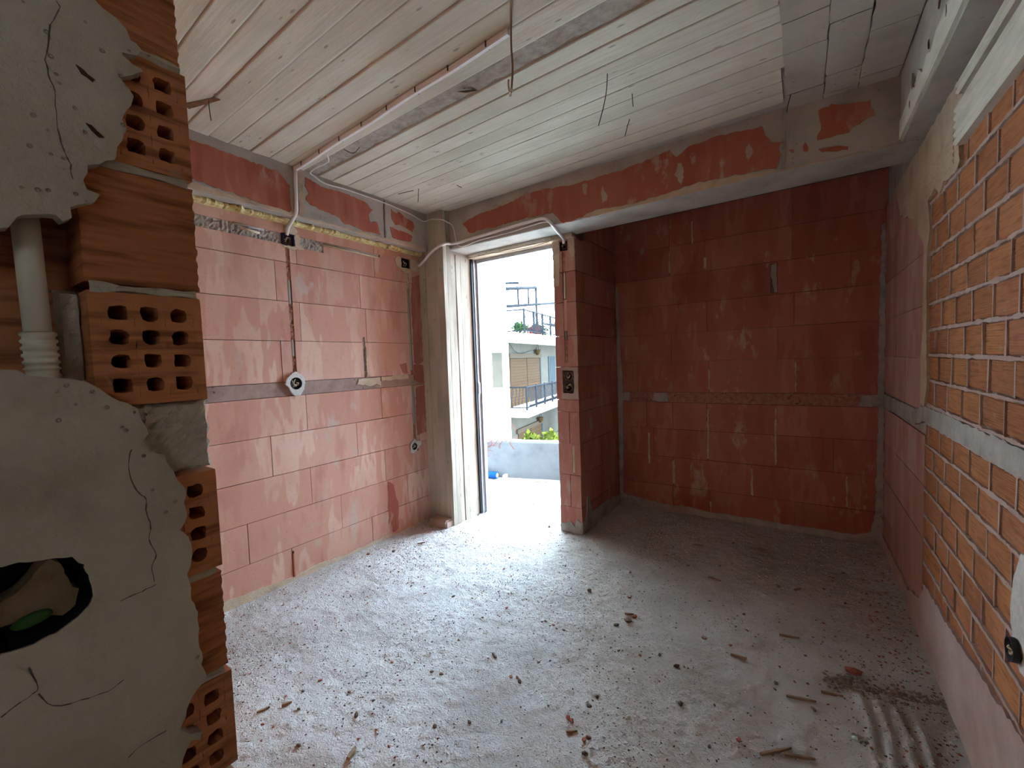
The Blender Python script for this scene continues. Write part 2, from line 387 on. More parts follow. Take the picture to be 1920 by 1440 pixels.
# ---- ceiling: strips left by the formwork boards, plus a plastered field near the brick wall
ceil = empty('ceiling', (0, 0, H)); tag(ceil, 'board-marked bare concrete ceiling slab', 'ceiling', kind='structure')
def cobj(name, bm, mat, smooth=False):
    o = build(name, bm, mat, None, smooth); o.parent = ceil; o.matrix_parent_inverse = Matrix.Translation((0, 0, -H)); return o
bm = BM(); box(bm, (-3.3, -.5, H + .012), (.8, 4.5, H + .20)); cobj('slab', bm, 'conc')
SK = -.03
rng = random.Random(3)
edges = [-.46 + .1135 * k + rng.uniform(-.008, .008) for k in range(31)]
for k, (e0, e1) in enumerate(zip(edges, edges[1:])):
    if e0 > 3.05: break
    hacked = 1.60 < e0 < 1.72
    bm = BM(); z = H + rng.uniform(-.004, .003) + (.004 if hacked else 0); xs = [-3.0 + .055 * i for i in range(53)] + [-.08 + rng.uniform(-.01, .01)]
    prev = None; tilt = rng.uniform(-.003, .003)
    for x in xs:
        sk = SK * (x + 2.8); w0 = .0018 + .0016 * abs(mnoise.noise(Vector((x * 5, k * 3.1, 0)))); am = .004 if hacked else .0012
        y0 = e0 + sk + w0 + am * mnoise.noise(Vector((x * 11, k, 3))); y1 = e1 + sk - w0 + am * mnoise.noise(Vector((x * 13, k, 7)))
        ym = .5 * (y0 + y1); dz = (.009 if hacked else .0022) * mnoise.noise(Vector((x * (14 if hacked else 4), k * 2.7, 9)))
        fin = .006 * max(0, mnoise.noise(Vector((x * 4, k * 5.3, 1))) - .1)
        cur = [bm.verts.new(p) for p in ((x, y0, H + .013), (x, y0, z - tilt - fin), (x, y0 + .008, z - tilt + dz), (x, ym, z + dz * 1.5), (x, y1 - .008, z + tilt + dz), (x, y1, z + tilt), (x, y1, H + .013))]
        if prev:
            for i in range(6): bm.faces.new((prev[i], prev[i + 1], cur[i + 1], cur[i]))
        prev = cur
    o = cobj('board_strip', bm, 'rough' if hacked else 'boardx', not hacked)
    if hacked: o['label'] = 'hacked rough strip of concrete beside the cable duct'
# plastered field with cracks: pieces bounded by crack lines
xs = [-.078, .09, .235, .40]; rowsy = [-.45, .3, .62, .93, 1.22, 1.5, 1.76, 2.0, 2.2, 2.42, 2.62, 2.80, 2.97]
for i in range(3):
    off = (.0, .12, .06)[i]
    ys = [-.45] + [y + off for y in rowsy[1:-1]] + [2.97]
    for y0, y1 in zip(ys, ys[1:]):
        ol = rag([(xs[i] + .002, y0 + .002), (xs[i + 1] - .002, y0 + .002), (xs[i + 1] - .002, y1 - .002), (xs[i] + .002, y1 - .002)], .05, .0035, rng)
        o = plate('plaster_piece', ol, 'z', H + .013, H - rng.uniform(0, .004), 'ceilplaster'); o.parent = ceil; o.matrix_parent_inverse = Matrix.Translation((0, 0, -H))
# slab soffit over the alcove
bm = BM(); box(bm, (XP1, 3.2, H), (XR + .02, YB + .02, H + .012)); cobj('soffit', bm, 'conc')

# ---- left wall of pink blocks
wl = boxo('wall_left', (XL - .22, .0, -.05), (XL - .030, YC + .3, H + .02), 'joint'); tag(wl, 'lit wall of pink cellular blocks with chased conduits', 'wall', kind='structure')
RL = [(0, .245, [.84, 1.515, 2.191]), (.245, .510, [.57, 1.242, 1.917, 2.59]), (.510, .778, [1.02, 1.686, 2.356]), (.778, 1.052, [.75, 1.423, 2.092, 2.76]),
      (1.052, 1.312, [1.02, 1.684, 2.349]), (1.41, 1.695, [.86, 1.53, 2.199]), (1.695, 1.97, [1.01, 1.679, 2.236]), (1.97, 2.24, [.86, 1.523, 2.193]), (2.24, 2.52, [1.01, 1.68, 2.347])]
CUTL = [(.2, 1.581, 2.362, 2.436), (1.673, 1.892, 2.356, 2.436), (1.892, 2.41, 2.405, 2.437), (1.581, 1.673, 2.358, 2.44), (2.640, 2.738, 2.370, 2.456),
        (1.602, 1.632, 1.41, 2.36), (2.690, 2.722, .79, 2.372), (2.640, 2.742, .700, .792), (2.192, 2.214, 1.41, 1.74), (1.515, 1.532, 0, .22)]
block_rows(wl, 'x', XL, XL - .06, RL, .20, YC + .01, 'pink', CUTL)
# tie band
bm = BM(); n = 70; prev = None
for i in range(n + 1):
    y = .2 + (YC - .2) * i / n
    cur = [bm.verts.new((XL - .03 if j in (0, 5) else XL - .003 + .006 * mnoise.noise(Vector((y * 15, j * 1.7, 4))), y, z + .003 * mnoise.noise(Vector((y * 22, j, 8))))) for j, z in enumerate((1.314, 1.314, 1.34, 1.375, 1.408, 1.408))]
    if prev:
        for j in range(5): bm.faces.new((prev[j], prev[j + 1], cur[j + 1], cur[j]))
    prev = cur
o = build('tie_band', bm, 'band', wl); o['label'] = 'grey brown concrete tie band along the block courses'
plate('plaster_smear', rag([(2.36, 1.37), (2.36, 1.408), (2.655, 1.412), (2.66, 1.375)], .02, .004), 'x', XL - .01, XL + .004, 'plaster', wl)
plate('plaster_smear', rag([(2.12, 1.36), (2.13, 1.40), (2.18, 1.405), (2.23, 1.40), (2.345, 1.405), (2.35, 1.33), (2.30, 1.35), (2.25, 1.335)], .02, .004), 'x', XL - .01, XL + .004, 'plaster', wl)
for ol in ([(1.672, 2.44), (1.70, 2.45), (1.72, 2.42), (1.70, 2.38), (1.74, 2.352), (1.66, 2.335), (1.60, 2.345), (1.585, 2.36), (1.60, 2.356), (1.672, 2.357)], [(1.60, 2.442), (1.60, 2.49), (1.66, 2.50), (1.70, 2.47), (1.68, 2.442)], [(2.740, 2.37), (2.742, 2.455), (2.80, 2.46), (2.85, 2.44), (2.85, 2.37), (2.80, 2.35)], [(2.58, 2.38), (2.56, 2.43), (2.60, 2.46), (2.638, 2.456), (2.638, 2.372), (2.72, 2.368), (2.73, 2.33), (2.68, 2.32), (2.62, 2.35)], [(2.215, 1.42), (2.24, 1.42), (2.225, 1.52), (2.235, 1.60), (2.216, 1.66)], [(2.715, 1.30), (2.735, 1.28), (2.73, 1.20), (2.722, 1.20)]):
    plate('plaster_smear', rag(ol, .012, .004), 'x', XL - .012, XL + .006, 'plaster', wl)
for ol in ([(2.735, 1.52), (2.74, 2.1), (2.765, 2.3), (2.85, 2.33), (2.85, 1.53), (2.80, 1.50)], [(2.56, 1.505), (2.64, 1.515), (2.66, 1.42), (2.60, 1.43), (2.58, 1.46)], [(2.73, 1.50), (2.80, 1.505), (2.85, 1.49), (2.85, 1.33), (2.80, 1.325), (2.73, 1.36)], [(2.735, .84), (2.735, 1.28), (2.77, 1.30), (2.85, 1.30), (2.85, .86)], [(2.36, .12), (2.37, .50), (2.43, .46), (2.47, .26), (2.46, .05), (2.40, .04)]):
    plate('red_wash', rag(ol, .03, .006), 'x', XL - .004, XL + .0012, 'red', wl)
# plaster skirt along the foot
sk = [(.2, .0)] + [(.25, .11), (1.1, .075), (1.3, .06), (1.52, .035), (1.7, .05), (2.0, .035), (2.35, .045), (2.42, .02), (2.856, .03)] + [(2.856, 0)]
plate('plaster_skirt', rag(sk, .05, .006), 'x', XL - .02, XL + .007, 'plaster', wl)
for (y0, y1, z0, z1, m) in [(.2, 1.581, 2.362, 2.436, 'rough'), (1.673, 1.892, 2.356, 2.436, 'rough'), (1.602, 1.632, 2.12, 2.36, 'hackpink'), (1.602, 1.632, 1.705, 1.955, 'hackpink'), (1.602, 1.632, 1.44, 1.59, 'hackpink'),
                         (2.192, 2.214, 1.41, 1.74, 'mortar'), (2.690, 2.722, 2.18, 2.372, 'plaster'), (2.690, 2.722, 1.33, 1.45, 'redpaint')]:
    bm = BM(); na, nb = max(2, int((y1 - y0) / .012)), max(2, int((z1 - z0) / .012))
    vs = [[bm.verts.new((XL - .007 + .012 * mnoise.noise(Vector((y0 + (y1 - y0) * i / na, z0 + (z1 - z0) * j / nb, 2)) * 60), y0 + (y1 - y0) * i / na, z0 + (z1 - z0) * j / nb)) for j in range(nb + 1)] for i in range(na + 1)]
    for i in range(na):
        for j in range(nb): bm.faces.new((vs[i][j], vs[i + 1][j], vs[i + 1][j + 1], vs[i][j + 1]))
    build('chase_mortar', bm, m, wl)

# ---- beam over the left wall, with block facing showing through the lime
def beam(name, a, b, label):
    return tag(boxo(name, a, b, 'conc', None, .006), label, 'beam', kind='structure')
bl = beam('beam_left', (XL - .22, .0, HB), (XLB, YC + .03, H + .02), 'concrete beam with pink facing above the pink block wall')
xf = XLB
for ol in ([(.25, 2.83), (.8, 2.815), (1.05, 2.808), (1.3, 2.80), (1.52, 2.795), (1.56, 2.765), (1.58, 2.74), (1.598, 2.735), (1.60, 2.565), (1.58, 2.55), (1.42, 2.552), (1.28, 2.572), (1.02, 2.588), (.25, 2.60)],
           [(1.712, 2.822), (1.80, 2.80), (1.87, 2.79), (1.93, 2.80), (2.05, 2.80), (2.20, 2.79), (2.235, 2.76), (2.27, 2.75), (2.22, 2.70), (2.24, 2.64), (2.30, 2.66), (2.33, 2.57), (2.15, 2.56), (2.08, 2.575), (2.0, 2.575), (1.96, 2.61), (1.85, 2.625), (1.74, 2.64), (1.70, 2.67), (1.735, 2.72), (1.70, 2.76)],
           [(2.455, 2.80), (2.52, 2.78), (2.545, 2.81), (2.60, 2.77), (2.69, 2.76), (2.71, 2.72), (2.68, 2.67), (2.56, 2.70), (2.50, 2.68), (2.46, 2.72)],
           [(2.43, 2.66), (2.52, 2.645), (2.60, 2.65), (2.68, 2.63), (2.66, 2.575), (2.55, 2.565), (2.45, 2.57)]):
    plate('block_facing', rag(ol, .018, .005), 'x', xf - .004, xf + .0035, 'redpaint', bl)
plate('vertical_joint', rag([(2.372, 2.54), (2.384, 2.54), (2.392, 2.855), (2.380, 2.855)], .03, .003), 'x', xf - .004, xf + .004, 'joint', bl)
plate('lime_ledge', rag([(.2, 2.535), (.2, 2.575), (1.0, 2.57), (1.6, 2.548), (2.3, 2.545), (2.81, 2.56), (2.84, 2.532)], .03, .005), 'x', xf - .004, xf + .006, 'plaster', bl)

# ---- column beside the doorway
col = boxo('column', (XL - .22, YC + .012, -.03), (XC - .012, 3.355, H + .02), 'conc'); tag(col, 'board-marked concrete column beside the doorway', 'column', kind='structure')
fx = [XL - .02, XL + .075, XL + .15, XL + .225, XC]; rng = random.Random(11)
for i, (a, b) in enumerate(zip(fx, fx[1:])):
    d = (0, .006, .001, 0)[i]
    bm = BM(); box(bm, (a + .0015, YC + d, .05 if i in (1, 2) else -.03), (b - (.0015 if i < 3 else 0), YC + .03, H + .01), .0012, rng); build('board_face', bm, 'boardz', col)
fy = [YC, YC + .05, YBM, 3.02, 3.085, 3.175, 3.235]
for i, (a, b) in enumerate(zip(fy, fy[1:])):
    d = (0, .002, .006, .0, .003, .008)[i]; top = H + .01 if i < 2 else 2.50
    bm = BM(); zs = [-.03 + (top + .03) * t / 24 for t in range(25)]; prev = None
    for z in zs:
        x = XC - d + .003 * mnoise.noise(Vector((i * 4.1, z * 3, 0))); w = .0022 + .004 * max(0, mnoise.noise(Vector((i * 2.3, z * 5, 5))))
        cur = [bm.verts.new(p) for p in ((XC - .03, a + w, z), (x, a + w, z), (x + .001, (a + b) / 2, z), (x, b - w, z), (XC - .03, b - w, z))]
        if prev:
            for j in range(4): bm.faces.new((prev[j], prev[j + 1], cur[j + 1], cur[j]))
        prev = cur
    build('board_face', bm, 'boardz', col)
bm = BM(); box(bm, (-2.90, 2.762, -.02), (-2.668, YC + .02, .062), .006, rng); bmesh.ops.bevel(bm, geom=bm.edges[:], offset=.012, segments=2, affect='EDGES'); build('plinth', bm, 'plasterpink', col)

# ---- main beam across the doorway and the alcove
bb = beam('beam_back', (XC - .05, YBM, HB), (XR + .12, 3.29, H + .02), 'deep concrete beam with red facing across the doorway and alcove')
def oy(pts): return [wy(px, py, YBM) for px, py in pts]
red = oy([(868, 418), (900, 402), (962, 377), (987, 362), (1077, 346), (1167, 319), (1205, 305), (1244, 287), (1256, 283), (1270, 295), (1285, 280), (1292, 275), (1336, 258), (1380, 247), (1427, 238), (1437, 252), (1445, 268), (1463, 266), (1461, 300), (1457, 314), (1420, 322), (1380, 328), (1340, 336), (1300, 344), (1245, 364), (1187, 381), (1150, 388), (1116, 393), (1106, 408), (1085, 409), (1070, 415), (1055, 418), (1047, 408), (1036, 400), (987, 409), (921, 427), (905, 430), (880, 438)])
plate('block_facing', rag(red, .025, .006), 'y', YBM + .004, YBM - .0035, 'redpaint', bb)
for ol in ([(1533, 208), (1560, 196), (1600, 194), (1632, 190), (1640, 215), (1610, 232), (1590, 248), (1560, 256), (1532, 262), (1540, 235)], [(1535, 282), (1560, 276), (1592, 274), (1588, 282), (1560, 284)], [(1480, 282), (1490, 278), (1488, 288)], [(1503, 272), (1512, 268), (1515, 284), (1508, 284)]):
    plate('block_facing', rag(oy(ol), .02, .006), 'y', YBM + .004, YBM - .0025, 'redpaint', bb)
for c, r in (((1098, 352), 6), ((1132, 366), 7), ((1275, 328), 9), ((1405, 285), 7)):
    pts = [(c[0] + r * RNG.uniform(.5, 1.2) * math.cos(a), c[1] + 2.2 * r * RNG.uniform(.4, 1.2) * math.sin(a)) for a in [k * .63 for k in range(10)]]
    plate('lime_smear', rag(oy(pts), .01, .004), 'y', YBM + .002, YBM - .0045, 'plasterpink', bb)
plate('lime_ledge', rag(oy([(1100, 402), (1118, 394), (1190, 384), (1300, 347), (1385, 331), (1470, 317), (1690, 272)]) + [(.40, HB), (-1.35, HB)], .03, .004), 'y', YBM + .002, YBM - .006, 'plaster', bb)
plate('vertical_joint', rag(oy([(1466, 208), (1474, 205), (1472, 316), (1464, 318)]), .03, .003), 'y', YBM + .004, YBM - .008, 'mortar', bb)
lintel = tag(boxo('lintel_door', (XC - .02, 3.20, 2.495), (XP1, 3.47, 2.60), 'plaster', None, .004), 'plastered lintel over the open doorway', 'lintel', kind='structure')
boxo('casing_board', (XC + .02, 3.19, 2.505), (XP0 + .02, 3.215, 2.528), 'lintel', lintel, .002)

# ---- beam above the brick wall
br = beam('beam_right', (XRB, -1.0, HB), (XR + .12, 2.955, H + .02), 'spalled concrete beam above the orange brick wall')
ys = [-.3 + .07 * i for i in range(47)]; lo, hi = [], []
for y in ys:
    lo.append((y, HB + .004)); hi.append((y, HB + .10 + .07 * mnoise.noise(Vector((y * 4, 1, 2))) + .04 * mnoise.noise(Vector((y * 15, 3, 2)))))
plate('spalled_face', lo + hi[::-1], 'x', XRB + .004, XRB - .009, 'lintel', br)
for _ in range(14):
    y, z = RNG.uniform(.8, 2.8), HB + RNG.uniform(.03, .18); r = RNG.uniform(.008, .022)
    plate('spall_pit', rag([(y - r * .7, z), (y, z + r * 2), (y + r * .7, z + r), (y + r * .3, z - r)], .01, .004), 'x', XRB - .006, XRB - .0105, 'joint', br)

# ---- alcove: stub wall, back wall
RB = [(0, .253, [-1.027, -.702, -.055]), (.253, .53, [-1.02, -.367, .283]), (.53, .80, [-1.2, -.715, -.185, .2]), (.80, 1.055, [-1.267, -1.017, -.72, -.185]),
      (1.155, 1.44, [-1.349, -.70, -.051]), (1.44, 1.705, [-1.02, -.173]), (1.705, 1.972, [-.71, -.058]), (1.972, 2.24, [-1.0, -.177, .3]), (2.24, 2.51, [-1.029, -.725, -.071]), (2.51, 2.80, [-1.029, -.829, -.07])]
wb = boxo('wall_back', (XP1 - .02, YB + .02, -.05), (XR + .2, YB + .22, H + .02), 'joint'); tag(wb, 'shade-coloured pink block wall at the back of the alcove', 'wall', kind='structure')
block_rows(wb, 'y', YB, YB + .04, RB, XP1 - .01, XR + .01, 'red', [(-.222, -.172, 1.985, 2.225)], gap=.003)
bm = BM(); box(bm, (XP1, YB + .002, 1.058), (XR, YB + .03, 1.152), .002); o = build('tie_band', bm, 'hackpink', wb)
for a, b in ((-1.20, -1.06), (-1.5, -1.43), (.36, .49)):
    plate('lime_smear', rag([(a, 1.062), (b, 1.064), (b, 1.148), (a + .01, 1.146)], .02, .004), 'y', YB + .004, YB - .002, 'mortar', wb)
plate('plaster_skirt', rag([(XP1, .12), (-1.45, .10), (-1.2, .075), (-1.0, .06), (-.98, .075), (-.7, .055), (-.4, .06), (-.06, .05), (.1, .06), (.33, .055), (.43, .10), (.455, .25), (.46, .6), (.47, 1.05), (.465, 1.3), (.475, 2.4), (XR, 2.4), (XR, 0), (XP1, 0)], .03, .006), 'y', YB + .01, YB - .006, 'mortar', wb)
plate('corner_mortar', rag([(XP1, .1), (XP1, 2.2), (XP1 + .025, 2.2), (XP1 + .03, 1.6), (XP1 + .05, 1.2), (XP1 + .045, .6), (XP1 + .035, .1)], .04, .006), 'y', YB + .01, YB - .005, 'mortar', wb)
plate('mortar_fill', rag([(-.215, 2.22), (-.176, 2.228), (-.174, 1.99), (-.195, 1.99), (-.212, 2.10), (-.222, 2.13)], .02, .003), 'y', YB + .02, YB + .006, 'mortar', wb)
for x, z0, z1 in ((-1.029, 2.27, 2.45), (-.829, 2.5, 2.7), (-1.02, .28, .5), (-.715, .55, 1.0), (-.19, .55, 1.04), (-.70, .05, .15), (.283, .27, .51), (-.367, .26, .5), (-.70, 1.18, 1.36), (-.05, 1.17, 1.42), (-.725, 2.26, 2.36), (-1.25, .45, .75)):
    w = RNG.uniform(.006, .022); plate('lime_smear', rag([(x - w * .4, z0), (x + w, z0), (x + w * .8, z1), (x - w * .3, z1)], .03, .004), 'y', YB + .002, YB - .0025, 'plaster', wb)

wst = boxo('wall_stub', (XP0 + .03, YP + .03, -.05), (XP1 - .03, YB + .05, H + .01), 'joint'); tag(wst, 'narrow stub wall of pink blocks between doorway and alcove', 'wall', kind='structure')
RP = [(0, .225, [3.62]), (.225, .506, [3.45, 3.98]), (.506, .777, [3.70]), (.777, 1.05, [3.50, 4.0]), (1.05, 1.153, [3.75]), (1.153, 1.434, [3.43, 3.52]), (1.434, 1.696, [3.8]), (1.696, 1.978, [3.55]), (1.978, 2.231, [3.42, 3.9]), (2.231, 2.53, [3.6]), (2.53, H, [3.45])]
rng = random.Random(5)
for z0, z1, joints in RP:
    J = [YP if z0 < 2.5 else YP + .05] + joints + [YB + .004]
    for a, b in zip(J, J[1:]):
        bm = BM(); g = .002; first = a == YP
        cuts = [(-1.672, -1.640, 1.47, 2.40), (-1.700, -1.590, 1.205, 1.41), (-1.690, -1.618, 2.405, 2.485), (-1.630, -1.606, .52, .765)] if first else []
        if first and z0 == .225: parts = [(XP0, -1.655, 0.0), (-1.650, XP1, -.004)]
        elif first and z0 == .777: parts = [(XP0, -1.648, 0.0), (-1.645, XP1, .002)]
        else: parts = [(XP0, XP1, 0.0)]
        jx = rng.uniform(-.003, .003); jy = rng.uniform(-.004, .003) if first else 0
        for (x0, x1, dy) in parts:
            y0 = a + (g if not first else jy + dy)
            if first:
                for (u0, u1, v0, v1) in split((x0 + jx, x1, z0 + .002, z1 - .002), cuts): box(bm, (u0, y0, v0), (u1, y0 + .035, v1))
                box(bm, (x0 + jx, y0 + .035, z0 + .002), (x1, b - g, z1 - .002))
            else: box(bm, (x0 + jx, y0, z0 + .002), (x1, b - g, z1 - .002))
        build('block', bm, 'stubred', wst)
plate('plaster_skirt', rag([(XP0 + .001, 0), (XP0 + .001, .07), (-1.70, .075), (-1.66, .10), (-1.62, .06), (-1.60, .12), (XP1 - .001, .10), (XP1 - .001, 0)], .015, .005), 'y', YP + .01, YP - .006, 'mortar', wst)
plate('plaster_coat', rag([(XP0 + .001, 2.12), (-1.70, 2.12), (-1.692, 2.30), (-1.69, 2.40), (-1.695, 2.49), (-1.61, 2.492), (-1.605, 2.40), (-1.585, 2.34), (XP1 - .001, 2.34), (XP1 - .001, 2.528), (XP0 + .001, 2.50)], .02, .004), 'y', YP + .01, YP - .007, 'plaster', wst)
plate('plaster_coat', rag([(-1.705, 1.16), (-1.71, 1.43), (-1.60, 1.43), (XP1 - .001, 1.42), (XP1 - .001, 1.16)], .02, .005), 'y', YP + .01, YP - .003, 'plasterpink', wst, hole=rag([(-1.698, 1.21), (-1.592, 1.21), (-1.592, 1.405), (-1.698, 1.405)], .02, .003))
plate('plaster_skirt', rag([(YP, 0), (YP, .10), (3.34, .12), (3.37, .30), (3.40, .30), (3.45, .14), (3.8, .14), (YB, .10), (YB, 0)], .03, .006), 'x', XP1 - .01, XP1 + .006, 'mortar', wst)
plate('mortar_fill', rag([(-1.628, .525), (-1.608, .525), (-1.608, .76), (-1.628, .76)], .03, .001), 'y', YP + .03, YP + .004, 'plaster', wst)
plate('chase_mortar', rag([(-1.671, 1.47), (-1.641, 1.47), (-1.641, 1.66), (-1.671, 1.66)], .02, .001), 'y', YP + .03, YP + .006, 'hackpink', wst)
plate('chase_mortar', rag([(-1.671, 1.74), (-1.641, 1.74), (-1.641, 2.0), (-1.671, 2.0)], .02, .001), 'y', YP + .03, YP + .003, 'pink', wst)
plate('chase_mortar', rag([(-1.671, 2.23), (-1.641, 2.23), (-1.641, 2.40), (-1.671, 2.40)], .02, .001), 'y', YP + .03, YP + .006, 'hackpink', wst)

# ---- right wall: pink blocks near the alcove, then ribbed hollow clay bricks
wr = boxo('wall_right', (XR + .012, -1.05, -.05), (XR + .22, YB + .2, H + .02), 'mortar'); tag(wr, 'wall of ribbed orange clay bricks in thick mortar', 'wall', kind='structure')
RRp = [(0, .26, [3.45]), (.26, .53, [3.75]), (.53, .80, [3.42]), (.80, 1.055, [3.7]), (1.17, 1.44, [3.4]), (1.44, 1.705, [3.72]), (1.705, 1.97, [3.45]), (1.97, 2.24, [3.7]), (2.24, 2.53, [3.5])]
for z0, z1, js in RRp:
    y0 = 2.87 if z0 > 1.1 else 2.90
    block_rows(wr, 'x', XR, XR + .04, [(z0, z1, js)], y0, YB, 'dustypink', gap=.003)
def rib_mesh(L, hgt, seed):
    r = random.Random(seed); bm = BM(); nz = 25; prof = []
    for i in range(nz + 1):
        t = i / nz; d = .0014 if i % 2 else 0.0
        if i in (0, nz): d = .006
        prof.append((d, t * hgt))
    ny_ = 5; rows = []
    for j in range(ny_ + 1):
        y = L * j / ny_; e = .004 if j in (0, ny_) else 0
        rows.append([bm.verts.new((d + e * .6 + r.uniform(0, .0012), y + r.uniform(-.0012, .0012), z)) for d, z in prof])
    for A, B in zip(rows, rows[1:]):
        for i in range(nz): bm.faces.new((A[i], B[i], B[i + 1], A[i + 1]))
    vb = [bm.verts.new((.09, y, z)) for y, z in ((0, 0), (L, 0), (L, hgt), (0, hgt))]
    bm.faces.new(vb); bm.faces.new([rows[0][i] for i in range(nz + 1)] + [vb[3], vb[0]]); bm.faces.new([rows[-1][i] for i in range(nz, -1, -1)] + [vb[1], vb[2]])
    bm.faces.new([rw[0] for rw in rows] + [vb[1], vb[0]]); bm.faces.new([rw[-1] for rw in rows][::-1] + [vb[3], vb[2]])
    bmesh.ops.recalc_face_normals(bm, faces=bm.faces[:]); me = bpy.data.meshes.new('clay_brick'); bm.to_mesh(me); bm.free(); me.materials.append(MAT['orange']); return me
ZB = [.06, .18, .30, .42, .54, .66, .785, .902, 1.015]; ZT = [1.215, 1.335, 1.457, 1.578, 1.70, 1.812, 1.935, 2.055, 2.175, 2.295, 2.415]
courses = [(a, b) for Z_ in (ZB + [1.125], ZT + [2.53]) for a, b in zip(Z_, Z_[1:])]
phase = {1.812: 2.84, 1.70: 2.708, 1.578: 2.627, 1.457: 2.727, 1.335: 2.664, 1.215: 2.724, 1.935: 2.735, 2.055: 2.83, 2.175: 2.72, 2.295: 2.84, 2.415: 2.73, 1.015: 2.83, .902: 2.732, .785: 2.645, .66: 2.56, .54: 2.665, .42: 2.56, .30: 2.66, .18: 2.56, .06: 2.66}
protos = {}; rng = random.Random(9); JN = {}
for z0, z1 in courses:
    y = phase[z0]; hgt = z1 - z0 - .016
    J = [2.885]
    while y > .45:
        if J[-1] - y > .03: J.append(y)
        y -= .2075 + rng.uniform(-.006, .006)
    JN[z0] = (J[1:], z1)
    for a, b in zip(J, J[1:]):
        L = a - b - .008; key = (round(L, 2), round(hgt, 3), rng.randrange(3))
        if key not in protos: protos[key] = rib_mesh(L, hgt, hash(key) % 999)
        o = mesh_obj('brick', protos[key], None, wr); o.location = (XR + rng.uniform(0, .004), b + .004, z0 + .008); o.rotation_euler = (rng.uniform(-.008, .008), 0, rng.uniform(-.006, .006))
for z in [c[0] for c in courses] + [1.125]:
    bm = BM(); prev = None; y = .45
    while y < 2.885:
        w = .0085 + .007 * mnoise.noise(Vector((y * 18, z * 31, 0))) + .004 * mnoise.noise(Vector((y * 60, z, 4))); pr_ = .0022 + .0045 * mnoise.noise(Vector((y * 25, z * 7, 9))); zz = z + .004 * mnoise.noise(Vector((y * 5, z * 3, 3)))
        cur = [bm.verts.new(p) for p in ((XR + .02, y, zz - abs(w)), (XR - max(.001, pr_) * .6, y, zz - abs(w) * .7), (XR - max(.001, pr_), y, zz), (XR - max(.0, pr_) * .5, y, zz + abs(w) * .8), (XR + .02, y, zz + abs(w)))]
        if prev:
            for j in range(4): bm.faces.new((prev[j], prev[j + 1], cur[j + 1], cur[j]))
        prev = cur; y += .012
    for yj in (JN[z][0] if z in JN else []):
        w_ = rng.uniform(.0025, .0055); p_ = rng.uniform(-.002, .0006)
        box(bm, (XR - p_, yj - w_, z + .004), (XR + .02, yj + w_, JN[z][1] - .004), .0012, rng)
    build('mortar_joint', bm, 'plasterpink', wr)
plate('tie_band', rag([(.45, 1.125), (.45, 1.215), (2.9, 1.205), (3.1, 1.17), (YB, 1.155), (YB, 1.055), (3.1, 1.085), (2.9, 1.125)], .03, .005), 'x', XR + .02, XR - .004, 'mortar', wr)
plate('plaster_skirt', rag([(.45, 0), (.45, .52), (1.3, .46), (1.69, .42), (2.1, .375), (2.44, .345), (2.8, .335), (2.9, .22), (3.2, .12), (YB, .09), (YB, 0)], .03, .008), 'x', XR + .02, XR - .008, 'plasterpink', wr)
plate('plaster_coat', rag([(2.36, 2.52), (2.33, 2.42), (2.42, 2.36), (2.37, 2.27), (2.36, 2.20), (2.42, 2.175), (2.58, 2.20), (2.64, 2.17), (2.72, 2.215), (2.86, 2.20), (2.80, 2.05), (2.86, 1.95), (2.84, 1.6), (2.82, 1.3), (2.86, 1.21), (2.95, 1.21), (2.96, 1.44), (2.92, 1.6), (2.93, 2.0), (3.2, 2.2), (3.55, 2.3), (3.75, 2.52)], .03, .007), 'x', XR + .01, XR - .009, 'plaster', wr)
plate('plaster_coat', rag([(.45, .55), (.45, .95), (1.5, .96), (1.72, .925), (1.765, .80), (1.772, .70), (1.70, .60), (1.3, .57)], .02, .006), 'x', XR + .01, XR - .009, 'palechip', wr, hole=rag([(1.695, .60 + .005), (1.72, .605), (1.745, .63), (1.75, .66), (1.735, .69), (1.70, .69), (1.68, .66), (1.68, .63)], .02, .001) if False else None)

def ribbed_lintel(y0, y1, z0, z1, out, ribs, mat, label):
    bm = BM(); prof = [(XR + .03, z0)]
    for i in range(ribs * 6 + 1):
        t = i / (ribs * 6); prof.append((XR - out - .006 * abs(math.sin(math.pi * ribs * t)), z0 + (z1 - z0) * t))
    prof.append((XR + .03, z1)); ends = []
    for k, y in enumerate((y0, y0 + .3 * (y1 - y0), y0 + .6 * (y1 - y0), y1)):
        ends.append([bm.verts.new((x, y + (.012 * math.sin(math.pi * ribs * (z - z0) / (z1 - z0)) ** 2 if k == 3 else 0), z + .003 * math.sin(y * 9))) for x, z in prof])
    for A, B in zip(ends, ends[1:]):
        for i in range(len(prof)): bm.faces.new((A[i], B[i], B[(i + 1) % len(prof)], A[(i + 1) % len(prof)]))
    bm.faces.new(ends[0]); bm.faces.new(ends[-1][::-1])
    return tag(build('lintel_ribbed', bm, mat), label, 'lintel', kind='structure')
ribbed_lintel(.4, 2.345, 2.255, 2.405, .022, 5, 'lintel', 'wide whitewashed ribbed lintel on top of the orange bricks')
ribbed_lintel(.4, 2.325, 2.435, 2.485, .022, 2, 'lintel', 'thin whitewashed ribbed lintel just under the spalled beam')
ribbed_lintel(2.43, 3.02, 2.215, 2.345, .008, 5, 'plaster', 'plastered-over ribbed lintel end near the alcove')

